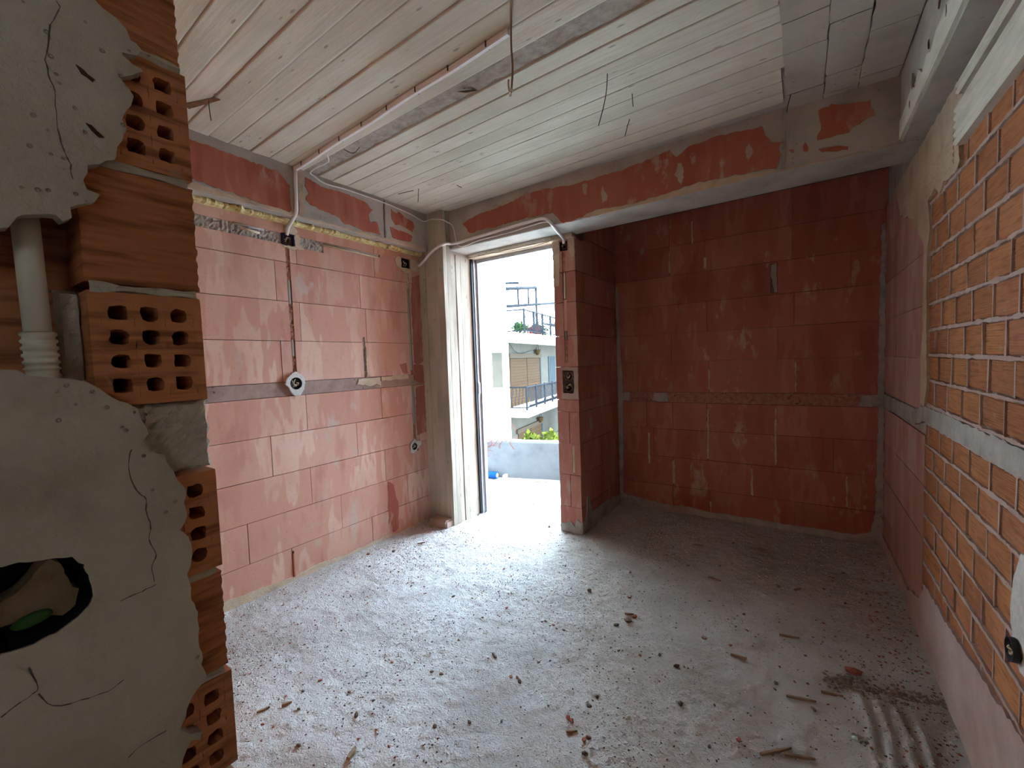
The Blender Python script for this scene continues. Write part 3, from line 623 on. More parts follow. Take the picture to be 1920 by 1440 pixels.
# ---- front wall around the camera: hollow bricks and plaster on the reveal
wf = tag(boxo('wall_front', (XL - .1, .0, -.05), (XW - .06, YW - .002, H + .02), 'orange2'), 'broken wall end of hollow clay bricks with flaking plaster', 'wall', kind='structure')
boxo('header', (XW - .06, .0, 2.45), (XR + .05, YW, H + .02), 'plaster', wf)
rng = random.Random(21)
def hollow_brick(y0, y1, z0, z1, cols, rows, depth=.13, cover=()):
    bm = BM(); x = XW + rng.uniform(-.002, .002); dy, dz = (y1 - y0), (z1 - z0); my, mz = dy * .09, dz * .07
    cy, cz = (dy - 2 * my) / cols, (dz - 2 * mz) / rows
    N = 12
    def P(y, z, d=0): return bm.verts.new((x - d, y, z))
    def rect_at(i, j, a):           # point on the cell rectangle in direction a
        c, s = math.cos(a), math.sin(a); k = 1 / max(abs(c) / (cy / 2), abs(s) / (cz / 2)); return y0 + my + cy * (i + .5) + c * k, z0 + mz + cz * (j + .5) + s * k
    for i in range(cols):
        for j in range(rows):
            oy_, oz_ = y0 + my + cy * (i + .5), z0 + mz + cz * (j + .5)
            A = [2 * math.pi * (k + .5) / N for k in range(N)]
            outer = [P(*rect_at(i, j, a)) for a in A]; hr = [(.31 + rng.uniform(-.045, .03)) for a in A]
            sq = [1 / max(abs(math.cos(a)), abs(math.sin(a))) ** .45 for a in A]
            inner = [P(oy_ + cy * h_ * q * math.cos(a), oz_ + cz * h_ * q * math.sin(a)) for a, h_, q in zip(A, hr, sq)]
            deep = [P(oy_ + cy * h_ * .9 * q * math.cos(a), oz_ + cz * h_ * .9 * q * math.sin(a), depth) for a, h_, q in zip(A, hr, sq)]
            for k in range(N):
                m = (k + 1) % N; bm.faces.new((outer[k], outer[m], inner[m], inner[k])); bm.faces.new((inner[k], inner[m], deep[m], deep[k]))
            bm.faces.new(deep)
            for sy in (0, 1):
                for sz in (0, 1):
                    q = P(y0 + my + cy * (i + sy), z0 + mz + cz * (j + sz))
                    k = {(1, 1): 1, (0, 1): 4, (0, 0): 7, (1, 0): 10}[(sy, sz)]; bm.faces.new((outer[k], q, outer[k - 1])) if False else bm.faces.new((outer[k - 0], outer[(k - 1) % N], q))
    # rim and sides
    def strip(pa, pb, d0=0.0, d1=.0): bm.faces.new([P(*pa[:2]), P(*pb[:2]), P(pb[2], pb[3]), P(pa[2], pa[3])])
    a0, a1, b0, b1 = y0 + my, y1 - my, z0 + mz, z1 - mz
    for q in (((y0, z0), (y1, z0), (a1, b0), (a0, b0)), ((y1, z0), (y1, z1), (a1, b1), (a1, b0)), ((y1, z1), (y0, z1), (a0, b1), (a1, b1)), ((y0, z1), (y0, z0), (a0, b0), (a0, b1))): bm.faces.new([P(*w) for w in q])
    for (u0, v0), (u1, v1) in (((y0, z0), (y1, z0)), ((y1, z0), (y1, z1)), ((y1, z1), (y0, z1)), ((y0, z1), (y0, z0))): bm.faces.new([P(u0, v0), P(u1, v1), P(u1, v1, depth + .01), P(u0, v0, depth + .01)])
    bmesh.ops.remove_doubles(bm, verts=bm.verts[:], dist=.00005)
    for v in bm.verts:
        if v.co.x > x - .001: v.co += Vector((rng.uniform(-.0006, .0006), 0, 0))
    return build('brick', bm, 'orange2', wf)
def stretcher(y0, y1, z0, z1, nrib=9):
    bm = BM(); rows = []; nz = nrib * 4; ny_ = 8
    for j in range(ny_ + 1):
        y = y0 + (y1 - y0) * j / ny_; r_ = []
        for i in range(nz + 1):
            t = i / nz; d = .0032 if (i // 2) % 2 else 0.0
            if i in (0, nz) or j == ny_: d += .003
            r_.append(bm.verts.new((XW - d - .0015 * abs(mnoise.noise(Vector((y * 60, z0 + t, 1)))), y + (.0015 * mnoise.noise(Vector((t * 9, z0 * 7, 4))) if j == ny_ else 0), z0 + (z1 - z0) * t)))
        rows.append(r_)
    for A, B in zip(rows, rows[1:]):
        for i in range(nz): bm.faces.new((A[i], B[i], B[i + 1], A[i + 1]))
    vb = [bm.verts.new((XW - .13, y, z)) for y, z in ((y0, z0), (y1, z0), (y1, z1), (y0, z1))]
    bm.faces.new(vb); bm.faces.new(rows[0] + [vb[3], vb[0]]); bm.faces.new(rows[-1][::-1] + [vb[1], vb[2]]); bm.faces.new([r[0] for r in rows] + [vb[1], vb[0]]); bm.faces.new([r[-1] for r in rows][::-1] + [vb[3], vb[2]])
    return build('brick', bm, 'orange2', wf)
stretcher(.0, YW, 2.24, 2.36); hollow_brick(.119, YW + .001, 2.11, 2.232, 3, 4); stretcher(.0, YW, 1.983, 2.103)
stretcher(.0, YW - .003, 1.857, 1.975)
hollow_brick(.119, YW + .001, 1.727, 1.848, 3, 4)
stretcher(.118, YW + .001, 1.597, 1.718, 8)
hollow_brick(.119, YW, 1.467, 1.588, 3, 4)
hollow_brick(.121, YW + .002, 1.259, 1.380, 3, 4)
stretcher(.0, YW + .002, 1.130, 1.250, 8)
hollow_brick(.122, YW + .004, 1.000, 1.121, 3, 4)
stretcher(.0, YW, .87, .99)
for k in range(6): (stretcher(.0, YW, .74 - .13 * k, .86 - .13 * k) if k % 2 else hollow_brick(.119, YW, .74 - .13 * k, .86 - .13 * k, 3, 4))
# mortar beds
rng2 = random.Random(4)
for z in (2.107, 1.979, 1.8525, 1.7225, 1.5925, 1.2545, 1.1255, .995, .866):
    bm = BM(); prev = None
    ys_ = .121 if z in (1.5925, 1.2545) else .0
    for i in range(24):
        y = ys_ + (YW - .004 - ys_) * i / 23; w = .0055 + .004 * mnoise.noise(Vector((y * 40, z * 9, 0))); d = .001 + .005 * mnoise.noise(Vector((y * 50, z * 5, 3)))
        cur = [bm.verts.new(p) for p in ((XW - .05, y, z - w), (XW - .002 + d * .5, y, z - w * .8), (XW - .001 + d, y, z), (XW - .003 + d * .4, y, z + w * .8), (XW - .05, y, z + w))]
        if prev:
            for j in range(4): bm.faces.new((prev[j], prev[j + 1], cur[j + 1], cur[j]))
        prev = cur
    bm.faces.new(prev); build('mortar_joint', bm, 'plaster', wf)
# rough mortar lump below the twelve-hole brick and beside it
def lump(name, y0, y1, z0, z1, x0, amp, mat, parent):
    bm = BM(); na, nb = int((y1 - y0) / .004), int((z1 - z0) / .004); g = []
    for i in range(na + 1):
        g.append([])
        for j in range(nb + 1):
            y, z = y0 + (y1 - y0) * i / na, z0 + (z1 - z0) * j / nb; e = min(i, na - i, j, nb - j)
            d = amp * (mnoise.noise(Vector((y, z, 0)) * 70) + .6 * mnoise.noise(Vector((y, z, 3)) * 180))
            if i == na: y += .006 * mnoise.noise(Vector((z * 120, 1, 1)))
            g[-1].append(bm.verts.new((x0 + d - (.008 if e == 0 else 0), y, z)))
    for i in range(na):
        for j in range(nb): bm.faces.new((g[i][j], g[i + 1][j], g[i + 1][j + 1], g[i][j + 1]))
    vb = [bm.verts.new((XW - .1, y, z)) for y, z in ((y0, z0), (y1, z0), (y1, z1), (y0, z1))]
    bm.faces.new(g[-1][::-1] + [vb[1], vb[2]]); bm.faces.new([r[0] for r in g] + [vb[1], vb[0]]); bm.faces.new([r[-1] for r in g][::-1] + [vb[3], vb[2]])
    return build(name, bm, mat, parent)
lump('mortar_lump', .145, YW + .001, 1.384, 1.466, XW - .004, .007, 'plaster', wf)
lump('mortar_lump', .100, .121, 1.46, 1.59, XW - .03, .005, 'plaster', wf)
def on(pts): return [wx(px, py, XW) for px, py in pts]
up = on([(166, 0), (184, 22), (208, 40), (230, 62), (238, 82), (250, 92), (262, 104), (252, 112), (226, 106), (222, 112), (240, 128), (256, 134), (262, 142), (240, 150), (224, 154), (222, 160), (236, 176), (246, 190), (240, 206), (230, 212), (224, 232), (230, 250), (222, 268), (214, 280), (214, 300), (208, 306), (180, 312), (162, 318), (156, 330), (150, 342), (160, 360), (184, 372), (170, 384), (144, 388), (128, 396), (132, 414), (112, 420), (98, 406), (84, 404), (40, 406), (22, 424), (10, 432), (-60, 440)])
up = [(.0, 2.6), (.10, 2.6), (.12, 2.2), (.125, 2.0)] + up + [(.0, 1.62)]
plate('plaster_coat', rag(up, .006, .0012, rng2), 'x', XW - .006, XW + .011, 'plaster', wf)
low = on([(-60, 690), (0, 692), (25, 692), (45, 702), (83, 706), (128, 711), (155, 717), (178, 728), (200, 742), (230, 755), (250, 767), (258, 785), (268, 800), (272, 810), (259, 824), (271, 844), (300, 852), (312, 872), (320, 892), (343, 916), (338, 940), (342, 966), (330, 990), (347, 1004), (353, 1024), (350, 1050), (344, 1072), (348, 1094), (352, 1118), (361, 1144), (366, 1170), (364, 1196), (371, 1216), (370, 1240), (380, 1264), (362, 1284), (345, 1308), (340, 1336), (331, 1356), (352, 1366), (370, 1362), (368, 1376), (350, 1378), (344, 1392), (334, 1412), (330, 1440)])
low = [(.0, 1.497)] + low + [(.155, .95), (.15, .5), (.15, -.04), (.0, -.04)]
hole = on([(0, 1056), (30, 1050), (60, 1046), (100, 1040), (128, 1040), (150, 1052), (160, 1072), (168, 1100), (166, 1120), (150, 1140), (128, 1160), (100, 1180), (60, 1198), (20, 1212), (0, 1218)])
hole = rag(hole + [(.02, 1.255), (.012, 1.29), (.02, 1.345)], .004, .0009, rng2)
plate('plaster_coat', rag(low, .006, .0012, rng2), 'x', XW - .006, XW + .013, 'plaster', wf, hole=hole)
# cracks: fine raised lips of plaster either side of a dark line
for path in ([(105, 0), (112, 18), (95, 45), (92, 75), (85, 110), (92, 140), (102, 170), (106, 210), (112, 255), (120, 285), (132, 308), (136, 336)], [(246, 842), (240, 866), (245, 900), (262, 925), (272, 935), (275, 965), (282, 985), (278, 1012), (292, 1040), (284, 1060), (288, 1090)],
             [(292, 1096), (265, 1108), (225, 1125)], [(0, 1345), (28, 1322), (60, 1300), (72, 1288), (55, 1250)], [(72, 1300), (100, 1322), (150, 1312), (200, 1295), (232, 1274)], [(240, 1420), (262, 1398), (310, 1370)]):
    pts = [Vector((XW + .0132 if path[0][1] > 700 else XW + .0112, *wx(px, py, XW + .012))) for px, py in path]
    pts = [p + Vector((0, RNG.uniform(-.0006, .0006), RNG.uniform(-.0006, .0006))) for p in smooth_path(pts, 3)]
    bm = BM()
    for a, b in zip(pts, pts[1:]):
        n_ = (b - a).cross(Vector((1, 0, 0))).normalized() * RNG.uniform(.00025, .0007)
        bm.faces.new([bm.verts.new(q + Vector((.0003, 0, 0))) for q in (a - n_, b - n_, b + n_, a + n_)])
    build('crack', bm, 'darkchip', wf)
for (px, py, ln) in ((163, 138, 14), (180, 245, 16)):     # slots where brick cells break through the plaster
    y, z = wx(px, py, XW + .012); plate('slot', rag([(y - .008, z + .004), (y - .003, z + .003), (y + .006, z - .004), (y + .003, z - .006), (y - .004, z - .002)], .004, .001), 'x', XW + .0105, XW + .0125, 'cavity', wf)
# the rooms behind the camera, bare, save for one added opening
hb = tag(boxo('wall_hall', (-3.2, -3.2, -.05), (.7, -3.0, H + .02), 'plaster'), 'bare plaster wall closing the hall behind the camera', 'wall', kind='structure')
boxo('side_wall', (-3.2, -3.0, -.05), (-3.0, .0, H + .02), 'plaster', hb)
for a_, b_ in (((-3.0, -.05), (-1.35, H + .02)), ((-1.35, -.05), (-1.05, 1.75)), ((-1.35, 2.25), (-1.05, H + .02))): boxo('opening_wall', (XR + .012, a_[0], a_[1]), (XR + .22, b_[0], b_[1]), 'plaster', hb)
wn = empty('fill_opening_1', (XR + .1, -1.20, 1.75)); tag(wn, 'opening added in the unseen hall to let in fill light', 'light opening', kind='structure')  # added opening, brightens the wall end beside the camera
for a_, b_ in (((0, -.15, 0), (.05, .15, .02)), ((0, -.15, .48), (.05, .15, .50)), ((0, -.15, .02), (.05, -.13, .48)), ((0, .13, .02), (.05, .15, .48))): boxo('frame_bar', a_, b_, 'wood', wn)
boxo('hall_ceiling', (-3.2, -3.2, H), (.7, -.5, H + .2), 'conc', hb); boxo('hall_floor', (-3.2, -3.2, -.1), (.7, -.2, -.012), 'floor', hb)
# mass of the building round the room
up_ = tag(boxo('wall_added_storeys', (-6.5, -4.5, H + .22), (3.5, 3.45, 8.5), 'extwhite'), 'assumed upper storeys added above the ceiling to shade the balcony', 'wall', kind='structure')  # assumed storeys, unseen; added so their shadow covers the balcony
boxo('facade', (-6.5, 3.3, -.3), (XL - .2, 3.5, H + .3), 'extwhite', up_); boxo('facade', (XP1 - .02, YB + .2, -.3), (3.5, YB + .35, H + .3), 'extwhite', up_)
boxo('facade', (XP1, 3.45, H + .21), (3.5, YB + .35, H + .5), 'extwhite', up_)
boxo('under_slab', (-3.3, -3.3, -.3), (.8, 4.3, -.06), 'conc', up_)

boxo('added_shade_slab', (-6.5, 3.45, 2.90), (-1.4, 4.85, 3.08), 'conc', up_)  # slab added overhead to cut sky light on the parapet and doorway floor
# ---- door frame
dr = empty('door_1', (XC, 3.30, 0)); tag(dr, 'grey metal door frame standing in the open doorway', 'door', kind='structure')
def part_w(name, bm, mat, root, smooth=False):
    o = build(name, bm, mat, None, smooth); o.parent = root; o.matrix_parent_inverse = Matrix.Translation(-root.location); return o
bm = BM(); box(bm, (XC - .005, 3.262, -.005), (XC + .016, 3.345, 2.495)); box(bm, (XC + .016, 3.30, -.005), (XC + .032, 3.345, 2.495)); part_w('jamb_profile', bm, 'frame', dr)
bm = BM(); box(bm, (XC - .002, 3.235, .0), (XC + .010, 3.258, 2.495)); part_w('rubber_seal', bm, 'dark', dr)
bm = BM(); box(bm, (XC + .032, 3.30, 2.462), (XP0 - .002, 3.345, 2.495)); part_w('head_profile', bm, 'frame', dr)
bm = BM(); box(bm, (XC + .017, 3.27, 1.19), (XC + .022, 3.298, 1.30)); part_w('strike_plate', bm, 'steel', dr)

# ================================================================ FITTINGS
def round_box(loc, normal, r, depth, label, patch, nw=4, seed=1, pm='palechip', shell='dark'):
    rg = random.Random(seed); e = empty('socket_box', loc, frame_of(normal)); tag(e, label, 'socket box')
    bm = BM(); N = 20
    rings = [[bm.verts.new((rr * math.cos(2 * math.pi * k / N), rr * math.sin(2 * math.pi * k / N), z)) for k in range(N)] for rr, z in ((r, -depth), (r, .004), (r + .003, .004), (r + .003, -depth))]
    for A, B in zip(rings, rings[1:]):
        for k in range(N): bm.faces.new((A[k], A[(k + 1) % N], B[(k + 1) % N], B[k]))
    bm.faces.new(rings[0]); build('box_shell', bm, shell, e, True)
    for i in range(nw):
        a = rg.uniform(0, 6.28); pts = [(r * .75 * math.cos(a), r * .75 * math.sin(a), -depth * .9), (r * .4 * math.cos(a + 1), r * .4 * math.sin(a + 1), -depth * .3), (r * .45 * math.cos(a + 2.4), r * .45 * math.sin(a + 2.4), .002), (r * .2 * math.cos(a + 3), r * .2 * math.sin(a + 3), -depth * .5)]
        tubeo('wire', pts, .0022 * r / .04 + .0008, ('ivory', 'copperwire', 'ivory', 'wire')[i % 4], e, 6, 5)
    if patch:
        inner = [(1.08 * r * math.cos(2 * math.pi * k / 18), 1.08 * r * math.sin(2 * math.pi * k / 18)) for k in range(18)]
        plate('plaster_surround', rag(patch, .008, .0025, rg), 'z', -.012, .005, pm, e, hole=inner)
    return e
round_box((XL + .014, 1.611, 1.397), '+x', .040, .010, 'round socket box full of wires in grey band of pink wall', [(-.075, .0), (-.06, .04), (-.03, .065), (0, .085), (.03, .065), (.06, .045), (.065, 0), (.055, -.04), (.03, -.085), (-.01, -.085), (-.04, -.06), (-.05, -.03)], 5, 3)
round_box((XL, 2.691, .746), '+x', .030, .035, 'round socket box low on pink wall close to the column', [(-.05, .0), (-.05, .03), (-.02, .05), (.0, .08), (.03, .045), (.085, .04), (.085, .01), (.04, -.02), (.02, -.045), (-.02, -.06), (-.05, -.045)], 4, 5)
round_box((-1.645, YP, 1.357), '-y', .036, .03, 'upper ring of the double round box on the stub wall', None, 3, 7, 'palechip', 'stone')
round_box((-1.648, YP, 1.262), '-y', .036, .03, 'lower ring of the double round box on the stub wall', None, 3, 8, 'palechip', 'stone')
round_box((XR - .022, 1.715, .648), '-x', .030, .010, 'dark round socket box in white plaster on orange brick wall', None, 4, 9)
def square_box(loc, normal, w, depth, label, mat, seed):
    rg = random.Random(seed); e = empty('junction_box', loc, frame_of(normal)); tag(e, label, 'junction box'); bm = BM(); t = .003
    box(bm, (-w, -w, -depth), (w, w, -depth + t)); box(bm, (-w, -w, -depth), (-w + t, w, .004)); box(bm, (w - t, -w, -depth), (w, w, .004)); box(bm, (-w, w - t, -depth), (w, w, .004)); box(bm, (-w, -w, -depth), (w, -w + t, .004))
    build('box_shell', bm, mat, e)
    for i in range(4):
        a = rg.uniform(0, 6.28); q = w * .6
        tubeo('wire', [(q * math.cos(a), q * math.sin(a), -depth * .9), (q * .8 * math.cos(a + 1), q * .8 * math.sin(a + 1), -.006), (q * .5 * math.cos(a + 2.2), q * .5 * math.sin(a + 2.2), .0), (q * .6 * math.cos(a + 3.4), q * .6 * math.sin(a + 3.4), -depth * .6)], .0038, ('ivory', 'copperwire', 'dark', 'ivory')[i], e, 6, 5)
    return e
square_box((XL, 1.627, 2.398), '+x', .041, .035, 'square junction box with loose wires under the pink beam', 'navy', 2)
square_box((XL, 2.689, 2.413), '+x', .040, .035, 'square junction box under the beam close to the column', 'dark', 3)
square_box((-1.654, YP, 2.445), '-y', .034, .035, 'square junction box on top of the stub wall beside doorway', 'dark', 4)

# conduits showing in the chases
def conduit(name, pts, r, mat, label, cat='conduit', group=None, k=0):
    return tag(tubeo(name, pts, r, mat, None, 10, k), label, cat, group)
conduit('conduit', [(XL - .014, 1.617, 2.12), (XL - .014, 1.617, 1.955)], .0105, 'greypipe', 'upper bare conduit piece in the chase above the round socket box')
conduit('conduit', [(XL - .014, 1.617, 1.705), (XL - .014, 1.617, 1.59)], .0105, 'greypipe', 'lower short conduit piece in the chase above the round socket box')
conduit('conduit', [(XL - .014, 1.892, 2.431), (XL - .014, 2.40, 2.430)], .0085, 'greypipe', 'upper grey conduit in the open slot under the foam strip')
conduit('conduit', [(XL - .008, 1.892, 2.413), (XL - .010, 2.15, 2.414), (XL - .012, 2.41, 2.413)], .0085, 'ivory', 'ivory conduit lying lowest in the slot under the foam strip')
conduit('conduit', [(XL - .004, 1.28, 2.431), (XL - .004, 1.47, 2.430)], .008, 'greypipe', 'short grey conduit in the rough mortar band beside junction box')
conduit('conduit', [(XL - .002, 1.32, 2.408), (XL - .004, 1.44, 2.404)], .008, 'ivory', 'short ivory conduit in the rough mortar band beside junction box')
conduit('conduit', [(XL - .012, 2.706, 2.18), (XL - .012, 2.706, 1.45)], .0095, 'greypipe', 'long upright conduit in pink wall beside the column')
conduit('conduit', [(XL - .008, 2.706, 1.33), (XL - .010, 2.706, .95)], .0095, 'greypipe', 'upright conduit running down to the low socket box')
conduit('conduit', [(XL - .004, 1.5235, -.01), (XL - .002, 1.5235, .10), (XL - .006, 1.5235, .20)], .0085, 'redpaint', 'pinkish pipe stub rising from the floor at the pink wall')
conduit('conduit', [(-1.655, YP + .006, 2.225), (-1.657, YP + .006, 2.01)], .0085, 'ivory', 'ivory conduit in the upper chase of the stub wall')
conduit('conduit', [(-1.657, YP + .008, 1.74), (-1.656, YP + .008, 1.66)], .0075, 'greypipe', 'short conduit in the chase above the double round box')
# ceiling duct
dct = empty('cable_duct', (-2.845, 1.63, H)); tag(dct, 'white cable duct running across the board-marked ceiling and down the beam', 'cable duct')
bm = BM(); A_, B_ = Vector((-2.848, 1.640)), Vector((-1.000, 1.526)); t_ = (B_ - A_).normalized(); n_ = Vector((-t_.y, t_.x)) * .011
prev = None
for i in range(25):
    c = A_.lerp(B_, i / 24); z = H - .012 - .003 * math.sin(i * .7); cur = [bm.verts.new((c.x + n_.x * s, c.y + n_.y * s, z - d)) for s, d in ((1, -.006), (1, .012), (.7, .018), (-.7, .018), (-1, .012), (-1, -.006))]
    if prev:
        for j in range(6): bm.faces.new((prev[j], prev[(j + 1) % 6], cur[(j + 1) % 6], cur[j]))
    else: bm.faces.new(cur)
    prev = cur
bm.faces.new(prev[::-1]); part_w('ceiling_run', bm, 'white', dct)
bm = BM(); tube(bm, smooth_path([(XLB + .012, 1.637, H - .006), (XLB + .013, 1.633, 2.75), (XLB + .012, 1.626, 2.575), (XLB - .02, 1.622, 2.525), (XL + .02, 1.622, 2.48), (XL - .005, 1.622, 2.43)], 5), .0125, 10); part_w('drop_run', bm, 'white', dct, True)
bm = BM(); box(bm, (XLB - .001, 1.655, 2.56), (XLB + .008, 1.69, H - .005), .003); part_w('mortar_seat', bm, 'plaster', dct)
for i in range(8):
    c = A_.lerp(B_, (i + .5) / 8); bm = BM(); box(bm, (c.x - .003, c.y - .014, H - .026), (c.x + .003, c.y + .014, H - .002)); part_w('clip', bm, 'wire', dct)
# cables
conduit('cable', [(-2.50, 1.66, H - .012), (-2.53, 1.69, H - .03), (-2.60, 1.71, H - .022), (-2.72, 1.72, H - .014), (XLB + .02, 1.74, H - .01), (XLB + .010, 1.78, 2.845), (XLB + .008, 1.86, 2.822), (XLB + .008, 2.05, 2.833), (XLB + .008, 2.38, 2.833), (XLB + .008, 2.66, 2.815), (XLB + .01, 2.80, 2.79), (-2.83, YC - .008, 2.80), (-2.76, YC - .007, 2.80), (XC + .004, YC - .002, 2.775), (XC + .006, 2.90, 2.775), (XC + .03, YBM - .006, 2.75), (XC + .055, YBM - .006, 2.70), (-2.575, YBM - .006, 2.585), (-2.545, YBM - .008, 2.547), (-2.48, YBM - .008, 2.535), (-2.30, YBM - .008, 2.553), (-1.967, YBM - .008, 2.557), (-1.713, YBM - .008, 2.572), (-1.62, YBM - .01, 2.562)], .0045, 'white', 'thin white cable looped from the ceiling round the column to the doorway', 'cable', None, 5)
pc = conduit('conduit_pipe', [(XL + .02, YC - .03, 2.405), (-2.925, YC - .014, 2.425), (-2.883, YC - .012, 2.447), (-2.80, YC - .012, 2.50), (-2.715, YC - .012, 2.537), (XC + .006, YC - .004, 2.558), (XC + .013, 2.90, 2.575), (XC + .03, YBM - .016, 2.578), (-2.527, YBM - .014, 2.573), (-2.40, YBM - .013, 2.58), (-2.124, YBM - .013, 2.59), (-1.85, YBM - .013, 2.598), (-1.715, YBM - .013, 2.602), (-1.645, YBM - .014, 2.588), (-1.60, YBM - .012, 2.548), (-1.60, 3.03, 2.516), (-1.625, 3.16, 2.505), (-1.640, YP - .02, 2.49), (-1.650, YP - .005, 2.465)], .0125, 'white', 'white conduit pipe bent round the column and along the beam over the doorway', 'conduit', None, 5)
conduit('cable', [(-2.35, 3.21, 2.497), (-2.2, 3.20, 2.485), (-2.0, 3.2, 2.478), (-1.80, 3.2, 2.488), (-1.70, 3.22, 2.515)], .004, 'ivory', 'slack ivory cable hanging under the doorway lintel', 'cable', None, 4)
# hanging lamp cable
hc = empty('pendant_cable', (-.99, 1.524, H)); tag(hc, 'brown twin cable with a bare lamp connector hanging from the ceiling', 'cable')
bm = BM(); tube(bm, smooth_path([(-.90, 1.40, H - .004), (-.95, 1.47, H - .004), (-.986, 1.524, H - .01), (-.988, 1.524, 2.78), (-.985, 1.524, 2.70), (-.992, 1.524, 2.635), (-.998, 1.524, 2.605)], 5), .0042, 8); part_w('wire', bm, 'copperwire', hc, True)
bm = BM(); tube(bm, smooth_path([(-.987, 1.524, 2.62), (-1.0, 1.522, 2.612), (-1.006, 1.52, 2.635), (-1.004, 1.52, 2.66)], 5), .0045, 8); part_w('connector', bm, 'ivory', hc, True)
bm = BM(); tube(bm, [(-.999, 1.523, 2.608), (-1.001, 1.523, 2.592)], .0055, 8); part_w('wire_cap', bm, 'white', hc, True)
# binding wires left in the slab
for pts, lab in (([(-2.458, .991, H), (-2.456, .991, 2.812), (-2.446, .991, 2.755)], 'rusty wire end hanging near the front wall end'), ([(-.778, 2.043, H), (-.785, 2.043, 2.79), (-.802, 2.043, 2.719), (-.830, 2.043, 2.638)], 'longest thin wire hanging from the middle of the ceiling'),
                 ([(-.735, 2.273, H), (-.731, 2.273, 2.80)], 'short upright wire stub hanging from the middle of the ceiling'), ([(-.821, 2.49, H), (-.838, 2.49, 2.82), (-.851, 2.49, 2.777)], 'slanting wire stub on the ceiling closest to the red-faced beam'),
                 ([(-.054, 2.804, H), (-.066, 2.804, 2.82), (-.073, 2.804, 2.78)], 'bent wire stub above the vertical joint of the beam'), ([(-2.472, 2.419, H), (-2.478, 2.419, 2.82), (-2.485, 2.419, 2.767)], 'upright wire stub on the ceiling above the column'),
                 ([(-2.52, 2.41, H - .004), (-2.58, 2.38, H - .012), (-2.64, 2.36, H - .018)], 'bent wire lying along the ceiling near the column'), ([(-2.2, 2.55, H), (-2.17, 2.58, H - .02)], 'tiny wire stub on the ceiling in front of the column'), ([(-2.38, 1.70, H - .002), (-2.33, 1.73, H - .03), (-2.25, 1.72, H - .022)], 'curled wire end beside the ceiling duct')):
    tag(tubeo('binding_wire', pts, .0022, 'wire', None, 6, 3), lab, 'wire')
bm = BM(); v = [bm.verts.new(p) for p in ((-2.60, .93, H - .001), (-2.42, 1.0, H - .004), (-2.40, 1.02, H - .012), (-2.60, .955, H - .014))]; ext = bmesh.ops.extrude_face_region(bm, geom=[bm.faces.new(v)])
for q in ext['geom']:
    if isinstance(q, bmesh.types.BMVert): q.co.z -= .004
tag(build('wood_sliver', bm, 'wood'), 'thin dark sliver of wood stuck to the ceiling near the front wall end', 'splinter')
bm = BM(); v = [bm.verts.new(p) for p in ((-1.44, 1.70, H - .002), (-1.36, 1.745, H - .002), (-1.34, 1.75, H - .01), (-1.39, 1.71, H - .022))]; ext = bmesh.ops.extrude_face_region(bm, geom=[bm.faces.new(v)])
for q in ext['geom']:
    if isinstance(q, bmesh.types.BMVert): q.co.y += .006
tag(build('wood_sliver', bm, 'wood'), 'dark sliver of wood hanging beside the ceiling duct', 'splinter')
# yellow foam between beam and wall
bm = BM(); prev = None; y = .25
while y < 2.845:
    r = .017 + .016 * mnoise.noise(Vector((y * 34, 1, 1))) + .008 * mnoise.noise(Vector((y * 70, 2, 1))); xo = .030 + .030 * mnoise.noise(Vector((y * 12, 5, 1)))
    c = (XL + xo, y, HB - .012 - .006 * mnoise.noise(Vector((y * 17, 9, 1))))
    cur = [bm.verts.new((XL - .005, y, HB + .002))] + [bm.verts.new((c[0] + 1.3 * abs(r) * math.cos(a), y, min(HB + .002, c[2] + abs(r) * math.sin(a)))) for a in (1.2, .4, -.4, -1.2, -2.0)] + [bm.verts.new((XL - .005, y, HB - .03))]
    if prev:
        for j in range(len(cur)): bm.faces.new((prev[j], prev[(j + 1) % len(cur)], cur[(j + 1) % len(cur)], cur[j]))
    prev = cur; y += .009
tag(build('foam_strip', bm, 'foam'), 'lumpy yellow expanding foam under the beam of the pink wall', 'foam')

# pipe and wall box in the foreground reveal
pp = empty('riser_pipe', (XW - .022, .085, 1.50)); tag(pp, 'cream plastic pipe with corrugated collar in the broken wall end', 'pipe')
bm = BM(); tube(bm, [(XW - .020, .0835, 1.67), (XW - .021, .0855, 1.54)], .0100, 16); part_w('pipe', bm, 'ivory', pp, True)
bm = BM(); pts, rr = [], []
for i in range(49):
    t = i / 48; pts.append((XW - .021, .0855 + .001 * t, 1.545 - .055 * t)); rr.append(.0115 + .0017 * (math.sin(i * 2 * math.pi / 6) > 0))
tube(bm, pts, rr, 16); part_w('corrugated_collar', bm, 'ivory', pp, True)
wbx = empty('wall_box', (XW - .02, .065, 1.29)); tag(wbx, 'broken wall box with crumpled card and green cap in brown plaster', 'wall box')
bm = BM(); hp = [(q[0], q[1]) for q in hole]; cyh = sum(q[0] for q in hp) / len(hp); czh = sum(q[1] for q in hp) / len(hp)
a = [bm.verts.new((XW + .010, q[0], q[1])) for q in hp]; b = [bm.verts.new((XW - .045, cyh + (q[0] - cyh) * .97, czh + (q[1] - czh) * .97)) for q in hp]
for i in range(len(hp)): bm.faces.new((a[i], a[(i + 1) % len(hp)], b[(i + 1) % len(hp)], b[i]))
bm.faces.new(b); part_w('box_shell', bm, 'dark', wbx)
cd = rag(on([(-20, 1150), (30, 1118), (60, 1088), (92, 1052), (118, 1060), (128, 1086), (140, 1104), (150, 1108), (146, 1136), (120, 1156), (80, 1160), (30, 1172), (-20, 1190)]), .005, .001, rng2)
o = plate('card_scrap', cd, 'x', XW - .03, XW - .006, 'tan'); o.parent = wbx; o.matrix_parent_inverse = Matrix.Translation(-wbx.location)
